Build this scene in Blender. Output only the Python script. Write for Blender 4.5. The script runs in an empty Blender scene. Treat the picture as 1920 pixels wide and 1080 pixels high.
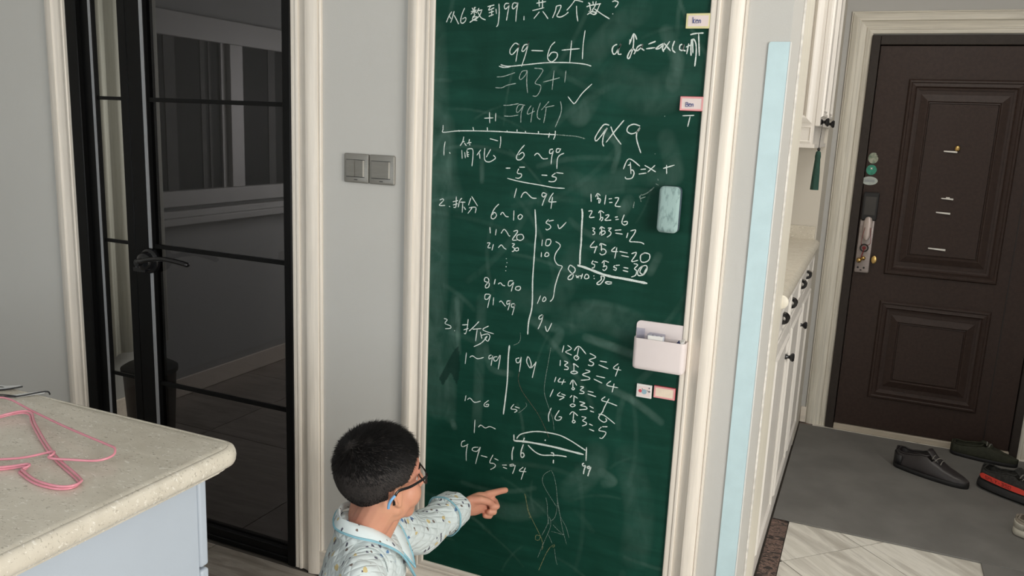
import bpy, bmesh, math, random
from mathutils import Vector, Matrix
random.seed(7)
C = bpy.context.scene.collection
SC = bpy.context.scene
V = Vector
PI = math.pi
# ------------------------------------------------------------------ camera
cam = bpy.data.objects.new('camera', bpy.data.cameras.new('camera')); C.objects.link(cam); SC.camera = cam
cam.data.sensor_width = 36; cam.data.lens = 1533/1920*36; cam.data.clip_start = .05
cam.matrix_world = Matrix([(0.913341, -0.11703, 0.390015, 0.0), (0.405008, 0.161953, -0.899856, -2.06), (0.042146, 0.979834, 0.195317, 1.5), (0.0, 0.0, 0.0, 1.0)])
# ------------------------------------------------------------------ world, light, exposure
W = bpy.data.worlds.new('world'); SC.world = W; W.use_nodes = True
W.node_tree.nodes['Background'].inputs[0].default_value = (.80,.89,1,1)
W.node_tree.nodes['Background'].inputs[1].default_value = 1.0
SC.view_settings.view_transform = 'Standard'; SC.view_settings.look = 'None'
SC.view_settings.exposure = 0.92; SC.view_settings.gamma = 1; SC.view_settings.use_curve_mapping = False
def area(name, loc, target, sx, sy, power, col):
    l = bpy.data.lights.new(name, 'AREA'); l.shape = 'RECTANGLE'; l.size = sx; l.size_y = sy; l.energy = power; l.color = col
    o = bpy.data.objects.new(name, l); C.objects.link(o); o.location = loc
    o.rotation_euler = (V(target)-V(loc)).to_track_quat('-Z','Z').to_euler(); return o
area('window_daylight', (2.50,-2.1,1.55), (0,-2.1,1.35), 2.4, 1.45, 58, (1,.965,.90))       # big window in the right wall
area('back_window_daylight', (-1.6,-4.08,1.6), (-1.6,0,1.3), 1.9, 1.4, 10, (.86,.93,1))      # window behind the photographer
area('hall_fill', (.45,1.0,2.66), (.45,1.0,0), .9, .5, 6.5, (1,.95,.88))                              # added fill to brighten the entrance hall, no lamp known there
area('kitchen_fill', (-2.0,2.85,1.5), (-2.4,1.2,.9), .9, .9, 20, (1,1,.97))                # fill light added to brighten the dark room, no known source
# ------------------------------------------------------------------ materials
def nt(name):
    m = bpy.data.materials.new(name); m.use_nodes = True; t = m.node_tree
    return m, t, t.nodes['Principled BSDF']
def mat(name, col, rough=.5, metal=0, var=.0, vs=8, bump=.0, bs=60, stretch=(1,1,1), col2=None, spec=.5, coat=0, obj_rand=False):
    m, t, b = nt(name); N = t.nodes; L = t.links
    b.inputs['Base Color'].default_value = (*col,1); b.inputs['Roughness'].default_value = rough; b.inputs['Metallic'].default_value = metal
    b.inputs['Specular IOR Level'].default_value = spec; b.inputs['Coat Weight'].default_value = coat
    tc = N.new('ShaderNodeTexCoord'); mp = N.new('ShaderNodeMapping'); mp.inputs['Scale'].default_value = stretch
    L.new(tc.outputs['Object'], mp.inputs[0])
    if var > 0 or col2:
        n = N.new('ShaderNodeTexNoise'); n.inputs['Scale'].default_value = vs; n.inputs['Detail'].default_value = 5
        L.new(mp.outputs[0], n.inputs[0])
        r = N.new('ShaderNodeValToRGB'); c2 = col2 or tuple(c*(1-var) for c in col)
        r.color_ramp.elements[0].color = (*c2,1); r.color_ramp.elements[1].color = (*(col if col2 else tuple(min(1,c*(1+var*.6)) for c in col)),1)
        r.color_ramp.elements[0].position = .38; r.color_ramp.elements[1].position = .62
        L.new(n.outputs[0], r.inputs[0]); L.new(r.outputs[0], b.inputs['Base Color'])
    if bump > 0:
        n2 = N.new('ShaderNodeTexNoise'); n2.inputs['Scale'].default_value = bs; n2.inputs['Detail'].default_value = 4
        L.new(mp.outputs[0], n2.inputs[0]); bp = N.new('ShaderNodeBump'); bp.inputs['Strength'].default_value = bump; bp.inputs['Distance'].default_value = .002
        L.new(n2.outputs[0], bp.inputs['Height']); L.new(bp.outputs[0], b.inputs['Normal'])
    return m
def glass(name, tint, gloss=.06, rough=.02):
    m, t, b = nt(name); N = t.nodes; L = t.links; N.remove(b)
    tr = N.new('ShaderNodeBsdfTransparent'); tr.inputs[0].default_value = (*tint,1)
    gl = N.new('ShaderNodeBsdfGlossy'); gl.inputs['Roughness'].default_value = rough
    lw = N.new('ShaderNodeLayerWeight'); lw.inputs[0].default_value = .5; pw = N.new('ShaderNodeMath'); pw.operation = 'POWER'; pw.inputs[1].default_value = 5
    L.new(lw.outputs['Facing'], pw.inputs[0]); fr = N.new('ShaderNodeMath'); fr.operation = 'MULTIPLY_ADD'; fr.inputs[1].default_value = .5; fr.inputs[2].default_value = .035; L.new(pw.outputs[0], fr.inputs[0])
    mx = N.new('ShaderNodeMixShader'); L.new(fr.outputs[0], mx.inputs[0]); L.new(tr.outputs[0], mx.inputs[1]); L.new(gl.outputs[0], mx.inputs[2])
    L.new(mx.outputs[0], N['Material Output'].inputs[0]); return m
M = {}
M['wall'] = mat('wall_paint', (.58,.565,.53), .75, var=.02, vs=2, bump=.12, bs=260)
M['hallwall'] = mat('hall_paint', (.52,.515,.50), .75, bump=.12, bs=260)
M['ceil'] = mat('ceiling_paint', (.75,.75,.74), .85, var=.01)
M['trim'] = mat('cream_lacquer', (.78,.71,.62), .38, var=.07, vs=6, stretch=(14,14,.7), bump=.2, bs=30)
M['trimh'] = mat('cream_lacquer_across', (.78,.71,.62), .38, var=.07, vs=6, stretch=(.7,14,14), bump=.2, bs=30)
M['doortrim'] = mat('streaked_cream_lacquer', (.74,.70,.61), .4, var=.12, vs=7, stretch=(16,16,.6), bump=.25, bs=30)
M['doortrimh'] = mat('streaked_cream_lacquer_across', (.74,.70,.61), .4, var=.12, vs=7, stretch=(.6,16,16), bump=.25, bs=30)
M['cab'] = mat('white_lacquer', (.76,.72,.67), .35, var=.03, vs=5, stretch=(6,6,.6))
M['filler'] = mat('cream_board', (.82,.77,.66), .45, var=.05, vs=7, stretch=(6,6,.5))
M['black'] = mat('black_aluminium', (.004,.004,.004), .38, var=.1, spec=.14)
M['blackgloss'] = mat('black_gloss', (.006,.006,.007), .12, var=.1)
M['blackmatte'] = mat('black_matte', (.012,.012,.013), .5, var=.2, bump=.2)
M['tint'] = glass('smoked_glass', (.34,.33,.335))
M['clear'] = glass('pale_glass', (.80,.78,.755))
M['window'] = glass('window_glass', (.92,.95,.95))
M['lens'] = glass('spectacle_lens', (.93,.95,.96))
M['film'] = glass('clear_plastic_film', (.80,.82,.88), rough=.2)
M['blue'] = mat('pale_blue_plastic', (.58,.745,.775), .42, var=.03, vs=20, bump=.12, bs=500)
M['island'] = mat('pale_blue_grey_lacquer', (.46,.515,.585), .42, var=.015, vs=4, bump=.06, bs=300)
M['switch'] = mat('brushed_grey_metal', (.25,.24,.215), .42, metal=.25, var=.06, vs=30, stretch=(1,1,18))
M['switchedge'] = mat('polished_edge', (.62,.60,.55), .25, metal=.6, var=.04)
M['doorb'] = mat('dark_brown_steel', (.040,.0245,.020), .42, var=.14, vs=70, bump=.35, bs=380, spec=.3)
M['doorf'] = mat('dark_grey_brown_steel', (.036,.028,.024), .5, spec=.3, var=.1, vs=60, bump=.2, bs=300)
M['mat'] = mat('grey_rubber_mat', (.165,.16,.15), .8, var=.13, vs=5, bump=.4, bs=420)
M['grout'] = mat('tile_grout', (.07,.06,.05), .9, var=.1)
M['sill'] = mat('beige_stone_sill', (.50,.44,.36), .35, var=.06)
M['pink'] = mat('pink_wire_coating', (.72,.27,.33), .28, var=.06, vs=30, coat=.3)
M['metalglint'] = mat('steel_and_edge_glint', (.27,.275,.285), .4, metal=.0, var=.05)  # key barrel steel, also the painted edge highlights of the glass door
M['paper'] = mat('silver_card', (.72,.73,.73), .35, var=.06, vs=30, metal=.2)
M['pocket'] = mat('pinkish_white_plastic', (.80,.71,.69), .42, var=.02)
M['white'] = mat('white_plastic', (.82,.80,.76), .4, var=.03, vs=30)
M['navy'] = mat('navy_ink_block', (.01,.015,.06), .4, var=.1)
M['tagyellow'] = mat('cream_yellow_edge', (.74,.68,.36), .5, var=.04)
M['tagpaper'] = mat('tag_paper', (.80,.68,.64), .55, var=.03)
M['tagcream'] = mat('tag_paper_cream', (.84,.70,.55), .55, var=.05, vs=60)
M['tagred'] = mat('red_tag_edge', (.50,.07,.09), .45, var=.1)
M['tagpink'] = mat('pink_tag_edge', (.80,.36,.36), .45, var=.1)
M['ink'] = mat('blue_ink', (.015,.06,.30), .5, var=.05)
M['inkgrey'] = mat('grey_ink', (.20,.20,.21), .6, var=.05)
M['picblue'] = mat('grey_blue_print', (.30,.45,.52), .6, var=.05)
M['picred'] = mat('red_print', (.65,.10,.12), .6, var=.05)
M['tassel'] = mat('dark_green_silk', (.006,.055,.036), .6, var=.5, vs=14, stretch=(60,60,1), bump=.8, bs=16)
M['stgreen'] = mat('green_sticker', (.035,.28,.19), .45, var=.25, vs=60)
M['stpale'] = mat('worn_pale_sticker', (.42,.43,.34), .55, col2=(.13,.20,.14), vs=45)
M['stwhite'] = mat('pale_sticker', (.45,.50,.47), .5, var=.1, vs=40)
M['brass'] = mat('brass', (.62,.42,.16), .22, metal=1, var=.1, vs=30)
M['silver'] = mat('nickel_plate', (.38,.33,.32), .36, metal=.5, var=.08, vs=20, stretch=(1,1,12))
M['handle'] = mat('satin_nickel_handle', (.55,.47,.44), .33, metal=.3, var=.03)
M['redcord'] = mat('red_cord', (.20,.015,.018), .6, var=.2, vs=200)
M['hair'] = mat('black_hair', (.008,.007,.007), .6, spec=.25, var=.3, vs=60)
M['scalp'] = mat('dark_scalp', (.022,.017,.015), .7, var=.3, vs=120)
M['lip'] = mat('lip_skin', (.52,.19,.15), .45, var=.1)
M['eye'] = mat('eye_white', (.75,.72,.70), .2, var=.02)
M['iris'] = mat('dark_iris', (.02,.012,.01), .15, var=.2)
M['bluesil'] = mat('light_blue_silicone', (.20,.45,.75), .45, var=.04)
M['piping'] = mat('light_blue_piping', (.25,.50,.60), .6, var=.08, vs=80)
M['nail'] = mat('finger_nail', (.72,.42,.34), .3, var=.04)
M['shoeblack'] = mat('black_leather', (.010,.010,.012), .42, var=.3, vs=12, bump=.3, bs=90)
M['shoegrey'] = mat('grey_black_leather', (.028,.024,.025), .42, var=.2, vs=12, bump=.2, bs=90)
M['shoeolive'] = mat('olive_mesh', (.022,.024,.012), .8, var=.3, vs=60, bump=.5, bs=300)
M['shoesole'] = mat('black_rubber', (.010,.010,.011), .6, var=.2, bump=.3, bs=80)
M['shoeknit'] = mat('dark_knit', (.022,.022,.020), .85, var=.5, vs=90, bump=.7, bs=300)
M['stripe'] = mat('orange_red_stripe', (.72,.055,.035), .6, var=.05)
M['lace'] = mat('grey_lace', (.22,.21,.19), .8, var=.15, vs=100)
M['insole'] = mat('pale_insole', (.40,.40,.36), .8, var=.05)
M['shoewhite'] = mat('off_white_leather', (.50,.47,.40), .55, var=.06, vs=14)
M['shoetaupe'] = mat('taupe_suede', (.24,.21,.17), .85, var=.1, vs=40, bump=.4, bs=200)
M['curtain'] = mat('pale_green_grey_curtain', (.62,.63,.56), .8, var=.08, vs=10, stretch=(1,12,.4))
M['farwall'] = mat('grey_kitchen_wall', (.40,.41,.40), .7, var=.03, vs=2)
M['farframe'] = mat('white_window_frame', (.58,.58,.56), .4, var=.02)
M['darkpane'] = mat('dark_pane', (.010,.011,.011), .5, var=.6, vs=3, spec=.1)
M['chipedge'] = mat('old_caulk', (.74,.71,.66), .8, var=.15, vs=20, stretch=(1,1,3))
def chalk_mat(name, col, lo, hi, ns):
    m, t, b = nt(name); N = t.nodes; L = t.links
    b.inputs['Roughness'].default_value = .95; b.inputs['Specular IOR Level'].default_value = .1
    tc = N.new('ShaderNodeTexCoord'); n = N.new('ShaderNodeTexNoise'); n.inputs['Scale'].default_value = ns; n.inputs['Detail'].default_value = 3
    L.new(tc.outputs['Object'], n.inputs[0]); mr = N.new('ShaderNodeMapRange'); mr.inputs[1].default_value = .35; mr.inputs[2].default_value = .65
    mr.inputs[3].default_value = lo; mr.inputs[4].default_value = hi; L.new(n.outputs[0], mr.inputs[0])
    x = N.new('ShaderNodeMix'); x.data_type = 'RGBA'; L.new(mr.outputs[0], x.inputs[0]); x.inputs[6].default_value = (.006,.048,.032,1); x.inputs[7].default_value = (*col,1)
    L.new(x.outputs[2], b.inputs['Base Color']); return m
M['chalk'] = chalk_mat('chalk', (.80,.87,.82), .66, 1.0, 420)
M['chalkmid'] = chalk_mat('worn_chalk', (.62,.72,.66), .35, .75, 380)
M['chalkfaint'] = chalk_mat('faint_chalk', (.55,.68,.60), .10, .50, 300)
M['chalkyellow'] = chalk_mat('yellow_chalk', (.52,.50,.25), .15, .60, 300)
M['chalkpink'] = chalk_mat('reddish_chalk', (.42,.26,.20), .1, .50, 300)
def board_mat():
    m, t, b = nt('green_chalkboard'); N = t.nodes; L = t.links
    b.inputs['Roughness'].default_value = .6; b.inputs['Specular IOR Level'].default_value = .15
    tc = N.new('ShaderNodeTexCoord'); mp = N.new('ShaderNodeMapping'); mp.inputs['Scale'].default_value = (1.3,1,.8); mp.inputs['Rotation'].default_value = (0,.5,0)
    L.new(tc.outputs['Object'], mp.inputs[0])
    n = N.new('ShaderNodeTexNoise'); n.inputs['Scale'].default_value = 3.2; n.inputs['Detail'].default_value = 7; n.inputs['Roughness'].default_value = .62; n.inputs['Distortion'].default_value = 1.2
    L.new(mp.outputs[0], n.inputs[0])
    mp2 = N.new('ShaderNodeMapping'); mp2.inputs['Scale'].default_value = (2.2,1,14); mp2.inputs['Rotation'].default_value = (0,-.7,0); L.new(tc.outputs['Object'], mp2.inputs[0])
    n2 = N.new('ShaderNodeTexNoise'); n2.inputs['Scale'].default_value = 2.4; n2.inputs['Detail'].default_value = 6; n2.inputs['Distortion'].default_value = .6; L.new(mp2.outputs[0], n2.inputs[0])
    mu = N.new('ShaderNodeMath'); mu.operation = 'MULTIPLY'; L.new(n.outputs[0], mu.inputs[0]); L.new(n2.outputs[0], mu.inputs[1])
    r = N.new('ShaderNodeValToRGB'); r.color_ramp.elements[0].position = .17; r.color_ramp.elements[1].position = .44
    r.color_ramp.elements[0].color = (.0032,.039,.0245,1); r.color_ramp.elements[1].color = (.0085,.063,.043,1)
    L.new(mu.outputs[0], r.inputs[0])
    at = N.new('ShaderNodeAttribute'); at.attribute_name = 'dust'
    n3 = N.new('ShaderNodeTexNoise'); n3.inputs['Scale'].default_value = 11; n3.inputs['Detail'].default_value = 8; n3.inputs['Distortion'].default_value = 1.5; L.new(mp.outputs[0], n3.inputs[0])
    mr = N.new('ShaderNodeMapRange'); mr.inputs[1].default_value = .3; mr.inputs[2].default_value = .7; mr.inputs[3].default_value = .35; mr.inputs[4].default_value = 1.4; L.new(n3.outputs[0], mr.inputs[0])
    m2 = N.new('ShaderNodeMath'); m2.operation = 'MULTIPLY'; m2.use_clamp = True; L.new(at.outputs['Fac'], m2.inputs[0]); L.new(mr.outputs[0], m2.inputs[1])
    x = N.new('ShaderNodeMix'); x.data_type = 'RGBA'; L.new(m2.outputs[0], x.inputs[0]); L.new(r.outputs[0], x.inputs[6]); x.inputs[7].default_value = (.30,.44,.38,1)
    a2 = N.new('ShaderNodeAttribute'); a2.attribute_name = 'clean'; x2 = N.new('ShaderNodeMix'); x2.data_type = 'RGBA'; L.new(a2.outputs['Fac'], x2.inputs[0]); L.new(x.outputs[2], x2.inputs[6]); x2.inputs[7].default_value = (.0022,.022,.015,1)
    L.new(x2.outputs[2], b.inputs['Base Color']); return m
M['board'] = board_mat()
def eraser_mat():
    m, t, b = nt('chalky_felt'); N = t.nodes; L = t.links; b.inputs['Roughness'].default_value = .95
    tc = N.new('ShaderNodeTexCoord'); mp = N.new('ShaderNodeMapping'); mp.inputs['Scale'].default_value = (3,1,1); L.new(tc.outputs['Object'], mp.inputs[0])
    n = N.new('ShaderNodeTexNoise'); n.inputs['Scale'].default_value = 34; n.inputs['Detail'].default_value = 6; n.inputs['Distortion'].default_value = .8; L.new(mp.outputs[0], n.inputs[0])
    r = N.new('ShaderNodeValToRGB'); r.color_ramp.elements[0].position = .33; r.color_ramp.elements[1].position = .5
    r.color_ramp.elements[0].color = (.19,.28,.27,1); r.color_ramp.elements[1].color = (.34,.47,.45,1); L.new(n.outputs[0], r.inputs[0]); L.new(r.outputs[0], b.inputs['Base Color'])
    return m
M['eraser'] = eraser_mat(); M['eraserside'] = mat('blue_grey_felt', (.07,.11,.14), .9, var=.3, vs=60)
def tile_mat(name, cols, scale, dist, stretch):
    m, t, b = nt(name); N = t.nodes; L = t.links; b.inputs['Roughness'].default_value = .32
    tc = N.new('ShaderNodeTexCoord'); oi = N.new('ShaderNodeObjectInfo'); ad = N.new('ShaderNodeVectorMath'); ad.operation = 'ADD'
    sc = N.new('ShaderNodeMath'); sc.operation = 'MULTIPLY'; sc.inputs[1].default_value = 37.0
    L.new(oi.outputs['Random'], sc.inputs[0]); L.new(tc.outputs['Object'], ad.inputs[0]); L.new(sc.outputs[0], ad.inputs[1])
    mp = N.new('ShaderNodeMapping'); mp.inputs['Scale'].default_value = stretch; L.new(ad.outputs[0], mp.inputs[0])
    n = N.new('ShaderNodeTexNoise'); n.inputs['Scale'].default_value = scale; n.inputs['Detail'].default_value = 7; n.inputs['Roughness'].default_value = .6; n.inputs['Distortion'].default_value = dist
    L.new(mp.outputs[0], n.inputs[0]); r = N.new('ShaderNodeValToRGB')
    while len(r.color_ramp.elements) < len(cols): r.color_ramp.elements.new(.5)
    for e, (p, c) in zip(r.color_ramp.elements, cols): e.position = p; e.color = (*c,1)
    L.new(n.outputs[0], r.inputs[0]); L.new(r.outputs[0], b.inputs['Base Color']); return m
M['tile'] = tile_mat('veined_tile', [(.30,(.42,.385,.33)),(.45,(.62,.59,.53)),(.52,(.80,.77,.70)),(.60,(.68,.65,.58)),(.74,(.82,.80,.74))], 1.5, .35, (1.0,7,1))
M['tilebrown'] = tile_mat('taupe_tile', [(.25,(.19,.165,.14)),(.45,(.27,.235,.20)),(.58,(.36,.32,.28)),(.75,(.24,.21,.18))], 3, .9, (1.4,9,1))
M['marble'] = tile_mat('dark_brown_marble', [(.30,(.010,.008,.008)),(.47,(.035,.024,.022)),(.52,(.30,.19,.15)),(.56,(.05,.033,.030)),(.70,(.20,.12,.095))], 9, 2.6, (1.4,3.4,1))
def stone_mat():
    m, t, b = nt('beige_speckled_stone'); N = t.nodes; L = t.links; b.inputs['Roughness'].default_value = .24; b.inputs['Specular IOR Level'].default_value = .45
    tc = N.new('ShaderNodeTexCoord'); mp = N.new('ShaderNodeMapping'); mp.inputs['Rotation'].default_value = (0,0,.5); mp.inputs['Scale'].default_value = (1,2,1.6); L.new(tc.outputs['Object'], mp.inputs[0])
    def ramp(sc, p0, p1, c0, c1):
        n = N.new('ShaderNodeTexNoise'); n.inputs['Scale'].default_value = sc; n.inputs['Detail'].default_value = 2; n.inputs['Distortion'].default_value = .8; L.new(mp.outputs[0], n.inputs[0])
        r = N.new('ShaderNodeValToRGB'); r.color_ramp.elements[0].position = p0; r.color_ramp.elements[1].position = p1; r.color_ramp.elements[0].color = (c0,)*3+(1,); r.color_ramp.elements[1].color = (c1,)*3+(1,)
        L.new(n.outputs[0], r.inputs[0]); return r
    a = ramp(85, .63, .68, 0, 1); d = ramp(120, .33, .37, 1, 0); w = ramp(14, .3, .7, 0, 1)
    def mix(f, A, B):
        x = N.new('ShaderNodeMix'); x.data_type = 'RGBA'; L.new(f, x.inputs[0])
        if isinstance(A, tuple): x.inputs[6].default_value = (*A,1)
        else: L.new(A, x.inputs[6])
        x.inputs[7].default_value = (*B,1); return x.outputs[2]
    c = mix(w.outputs[0], (.60,.55,.46), (.68,.63,.535)); c = mix(a.outputs[0], c, (.78,.74,.66)); c = mix(d.outputs[0], c, (.46,.42,.345))
    L.new(c, b.inputs['Base Color']); return m
M['stone'] = stone_mat()
def skin_mat():
    m, t, b = nt('skin'); N = t.nodes; L = t.links; b.inputs['Roughness'].default_value = .5
    tc = N.new('ShaderNodeTexCoord'); n = N.new('ShaderNodeTexNoise'); n.inputs['Scale'].default_value = 14; n.inputs['Detail'].default_value = 4; L.new(tc.outputs['Object'], n.inputs[0])
    r = N.new('ShaderNodeValToRGB'); r.color_ramp.elements[0].position = .35; r.color_ramp.elements[1].position = .68
    r.color_ramp.elements[0].color = (.66,.33,.21,1); r.color_ramp.elements[1].color = (.60,.26,.18,1)
    L.new(n.outputs[0], r.inputs[0]); L.new(r.outputs[0], b.inputs['Base Color'])
    b.inputs['Subsurface Weight'].default_value = .12; b.inputs['Subsurface Radius'].default_value = (.012,.005,.003); b.inputs['Subsurface Scale'].default_value = .6; return m
M['skin'] = skin_mat()
def shirt_mat(name, col, quilt=True):
    m, t, b = nt(name); N = t.nodes; L = t.links; b.inputs['Roughness'].default_value = .85; b.inputs['Sheen Weight'].default_value = .2
    tc = N.new('ShaderNodeTexCoord'); P = tc.outputs['Object']
    nz = N.new('ShaderNodeTexNoise'); nz.inputs['Scale'].default_value = 6; L.new(P, nz.inputs[0])
    base = (*col,1)
    prev = None
    def motif(scale, rot, stretch, rad, c, keep, seed):
        nonlocal prev
        mp = N.new('ShaderNodeMapping'); mp.inputs['Rotation'].default_value = rot; mp.inputs['Scale'].default_value = stretch; mp.inputs['Location'].default_value = (seed,seed*.7,seed*.3)
        L.new(P, mp.inputs[0]); v = N.new('ShaderNodeTexVoronoi'); v.inputs['Scale'].default_value = scale; v.inputs['Randomness'].default_value = .85; L.new(mp.outputs[0], v.inputs[0])
        n2 = N.new('ShaderNodeTexNoise'); n2.inputs['Scale'].default_value = 160; L.new(P, n2.inputs[0])
        a = N.new('ShaderNodeMath'); a.operation = 'MULTIPLY_ADD'; a.inputs[1].default_value = .25; L.new(n2.outputs[0], a.inputs[0]); L.new(v.outputs['Distance'], a.inputs[2])
        lt = N.new('ShaderNodeMath'); lt.operation = 'LESS_THAN'; lt.inputs[1].default_value = rad+.125; L.new(a.outputs[0], lt.inputs[0])
        sp = N.new('ShaderNodeSeparateColor'); L.new(v.outputs['Color'], sp.inputs[0]); kp = N.new('ShaderNodeMath'); kp.operation = 'LESS_THAN'; kp.inputs[1].default_value = keep; L.new(sp.outputs[0], kp.inputs[0])
        mu = N.new('ShaderNodeMath'); mu.operation = 'MULTIPLY'; L.new(lt.outputs[0], mu.inputs[0]); L.new(kp.outputs[0], mu.inputs[1])
        x = N.new('ShaderNodeMix'); x.data_type = 'RGBA'; L.new(mu.outputs[0], x.inputs[0])
        if prev is None: x.inputs[6].default_value = base
        else: L.new(prev, x.inputs[6])
        x.inputs[7].default_value = (*c,1); prev = x.outputs[2]
    motif(27, (.2,.1,.4), (1,1,1), .17, (.62,.50,.24), .6, 1.3)
    motif(24, (.5,.3,.1), (1,1,1), .14, (.12,.24,.44), .45, 4.1)
    motif(15, (.6,.9,.3), (3.4,3.4,.9), .19, (.09,.09,.13), .7, 7.7)
    motif(15, (2.2,.3,.8), (3.4,3.4,.9), .17, (.16,.12,.10), .6, 9.7)
    L.new(prev, b.inputs['Base Color'])
    if quilt:
        def wv(rot):
            mp = N.new('ShaderNodeMapping'); mp.inputs['Rotation'].default_value = rot; L.new(P, mp.inputs[0])
            w = N.new('ShaderNodeTexWave'); w.inputs['Scale'].default_value = 20; w.inputs['Distortion'].default_value = 1.0; w.inputs['Detail'].default_value = 1; w.inputs['Detail Scale'].default_value = .4; L.new(mp.outputs[0], w.inputs[0])
            pw = N.new('ShaderNodeMath'); pw.operation = 'POWER'; pw.inputs[1].default_value = .35; L.new(w.outputs['Fac'], pw.inputs[0]); return pw
        a = wv((0,.75,.5)); c = wv((0,-.75,.5)); mn = N.new('ShaderNodeMath'); mn.operation = 'MINIMUM'; L.new(a.outputs[0], mn.inputs[0]); L.new(c.outputs[0], mn.inputs[1])
        bp = N.new('ShaderNodeBump'); bp.inputs['Strength'].default_value = .55; bp.inputs['Distance'].default_value = .004; L.new(mn.outputs[0], bp.inputs['Height']); L.new(bp.outputs[0], b.inputs['Normal'])
    return m
M['shirt'] = shirt_mat('quilted_pyjama_cotton', (.66,.73,.73)); M['collar'] = shirt_mat('pyjama_collar_cotton', (.70,.78,.79), False)
# ------------------------------------------------------------------ mesh helpers
class MB:
    def __init__(s): s.v = []; s.f = []; s.m = []; s.mi = 0
    def add(s, vs, fs):
        n = len(s.v); s.v += [tuple(v) for v in vs]; s.f += [tuple(i+n for i in f) for f in fs]; s.m += [s.mi]*len(fs); return s
    def box(s, x0, x1, y0, y1, z0, z1):
        return s.add([(x,y,z) for z in (z0,z1) for y in (y0,y1) for x in (x0,x1)], [(0,2,3,1),(4,5,7,6),(0,1,5,4),(2,6,7,3),(0,4,6,2),(1,3,7,5)])
    def prism(s, poly, z0, z1):
        n = len(poly); return s.add([(x,y,z0) for x,y in poly]+[(x,y,z1) for x,y in poly], [tuple(range(n))[::-1], tuple(range(n,2*n))]+[(i,(i+1)%n,n+(i+1)%n,n+i) for i in range(n)])
    def loft(s, rings, closed=True, caps=True):
        n = len(rings[0]); vs = [p for r in rings for p in r]; fs = []
        for k in range(len(rings)-1):
            for i in range(n if closed else n-1): j = (i+1)%n; fs.append((k*n+i,k*n+j,(k+1)*n+j,(k+1)*n+i))
        if caps and closed: fs += [tuple(range(n))[::-1], tuple((len(rings)-1)*n+i for i in range(n))]
        return s.add(vs, fs)
    def tube(s, pts, r, n=8, closed=False, flat=1.0):
        pts = [V(p) for p in pts]; rs = r if isinstance(r,(list,tuple)) else [r]*len(pts); rings = []; up = None
        for i,p in enumerate(pts):
            a = pts[i-1] if (i or closed) else p; b = pts[(i+1)%len(pts)] if (i < len(pts)-1 or closed) else p
            t = (b-a).normalized() if (b-a).length > 1e-9 else V((0,0,1))
            if up is None: up = V((0,0,1)) if abs(t.z) < .9 else V((1,0,0))
            x = t.cross(up).normalized(); y = x.cross(t).normalized(); up = y
            rings.append([p+x*math.cos(q)*rs[i]+y*math.sin(q)*rs[i]*flat for q in [2*PI*k/n for k in range(n)]])
        if closed: rings.append(rings[0])
        return s.loft(rings, caps=not closed)
    def ell(s, c, ax, nu=20, nv=12):
        c = V(c); ax = [V(a) for a in ax]; rings = []
        for j in range(nv+1):
            th = PI*min(max(j/nv,.01),.99); rings.append([c+ax[2]*math.cos(th)+(ax[0]*math.cos(2*PI*i/nu)+ax[1]*math.sin(2*PI*i/nu))*math.sin(th) for i in range(nu)])
        return s.loft(rings)
    def cap(s, p0, p1, r0, r1, n=16):
        p0 = V(p0); p1 = V(p1); d = (p1-p0); L = d.length; d.normalize()
        a = d.orthogonal().normalized(); b = d.cross(a); rings = []
        for j in range(7):
            th = PI/2*j/6; th = max(th,.08); rings.append([p0-d*r0*math.cos(th)+(a*math.cos(2*PI*i/n)+b*math.sin(2*PI*i/n))*r0*math.sin(th) for i in range(n)])
        for j in range(6,-1,-1):
            th = max(PI/2*j/6,.08); rings.append([p1+d*r1*math.cos(th)+(a*math.cos(2*PI*i/n)+b*math.sin(2*PI*i/n))*r1*math.sin(th) for i in range(n)])
        return s.loft(rings)
    def lathe(s, c, axis, prof, n=24):
        c = V(c); axis = V(axis).normalized(); a = axis.orthogonal().normalized(); b = axis.cross(a)
        return s.loft([[c+axis*h+(a*math.cos(2*PI*i/n)+b*math.sin(2*PI*i/n))*max(r,1e-4) for i in range(n)] for r,h in prof])
def rrect(u0, u1, v0, v1, r, n=5):
    out = []
    for cx, cy, a0 in ((u1-r,v1-r,0),(u0+r,v1-r,90),(u0+r,v0+r,180),(u1-r,v0+r,270)):
        for k in range(n+1): a = math.radians(a0+90*k/n); out.append((cx+r*math.cos(a), cy+r*math.sin(a)))
    return out
def spline(pts, n=6, closed=False):
    pts = [V(p) for p in pts]; out = []; m = len(pts)
    for i in range(m if closed else m-1):
        p0 = pts[(i-1)%m] if (i or closed) else pts[i]; p1 = pts[i]; p2 = pts[(i+1)%m]; p3 = pts[(i+2)%m] if (i+2 < m or closed) else p2
        for k in range(n):
            t = k/n; out.append(.5*((2*p1)+(p2-p0)*t+(2*p0-5*p1+4*p2-p3)*t*t+(3*p1-p0-3*p2+p3)*t**3))
    if not closed: out.append(pts[-1])
    return out
def wloc(o):
    l = V((0,0,0))
    while o: l += o.location; o = o.parent
    return l
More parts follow.
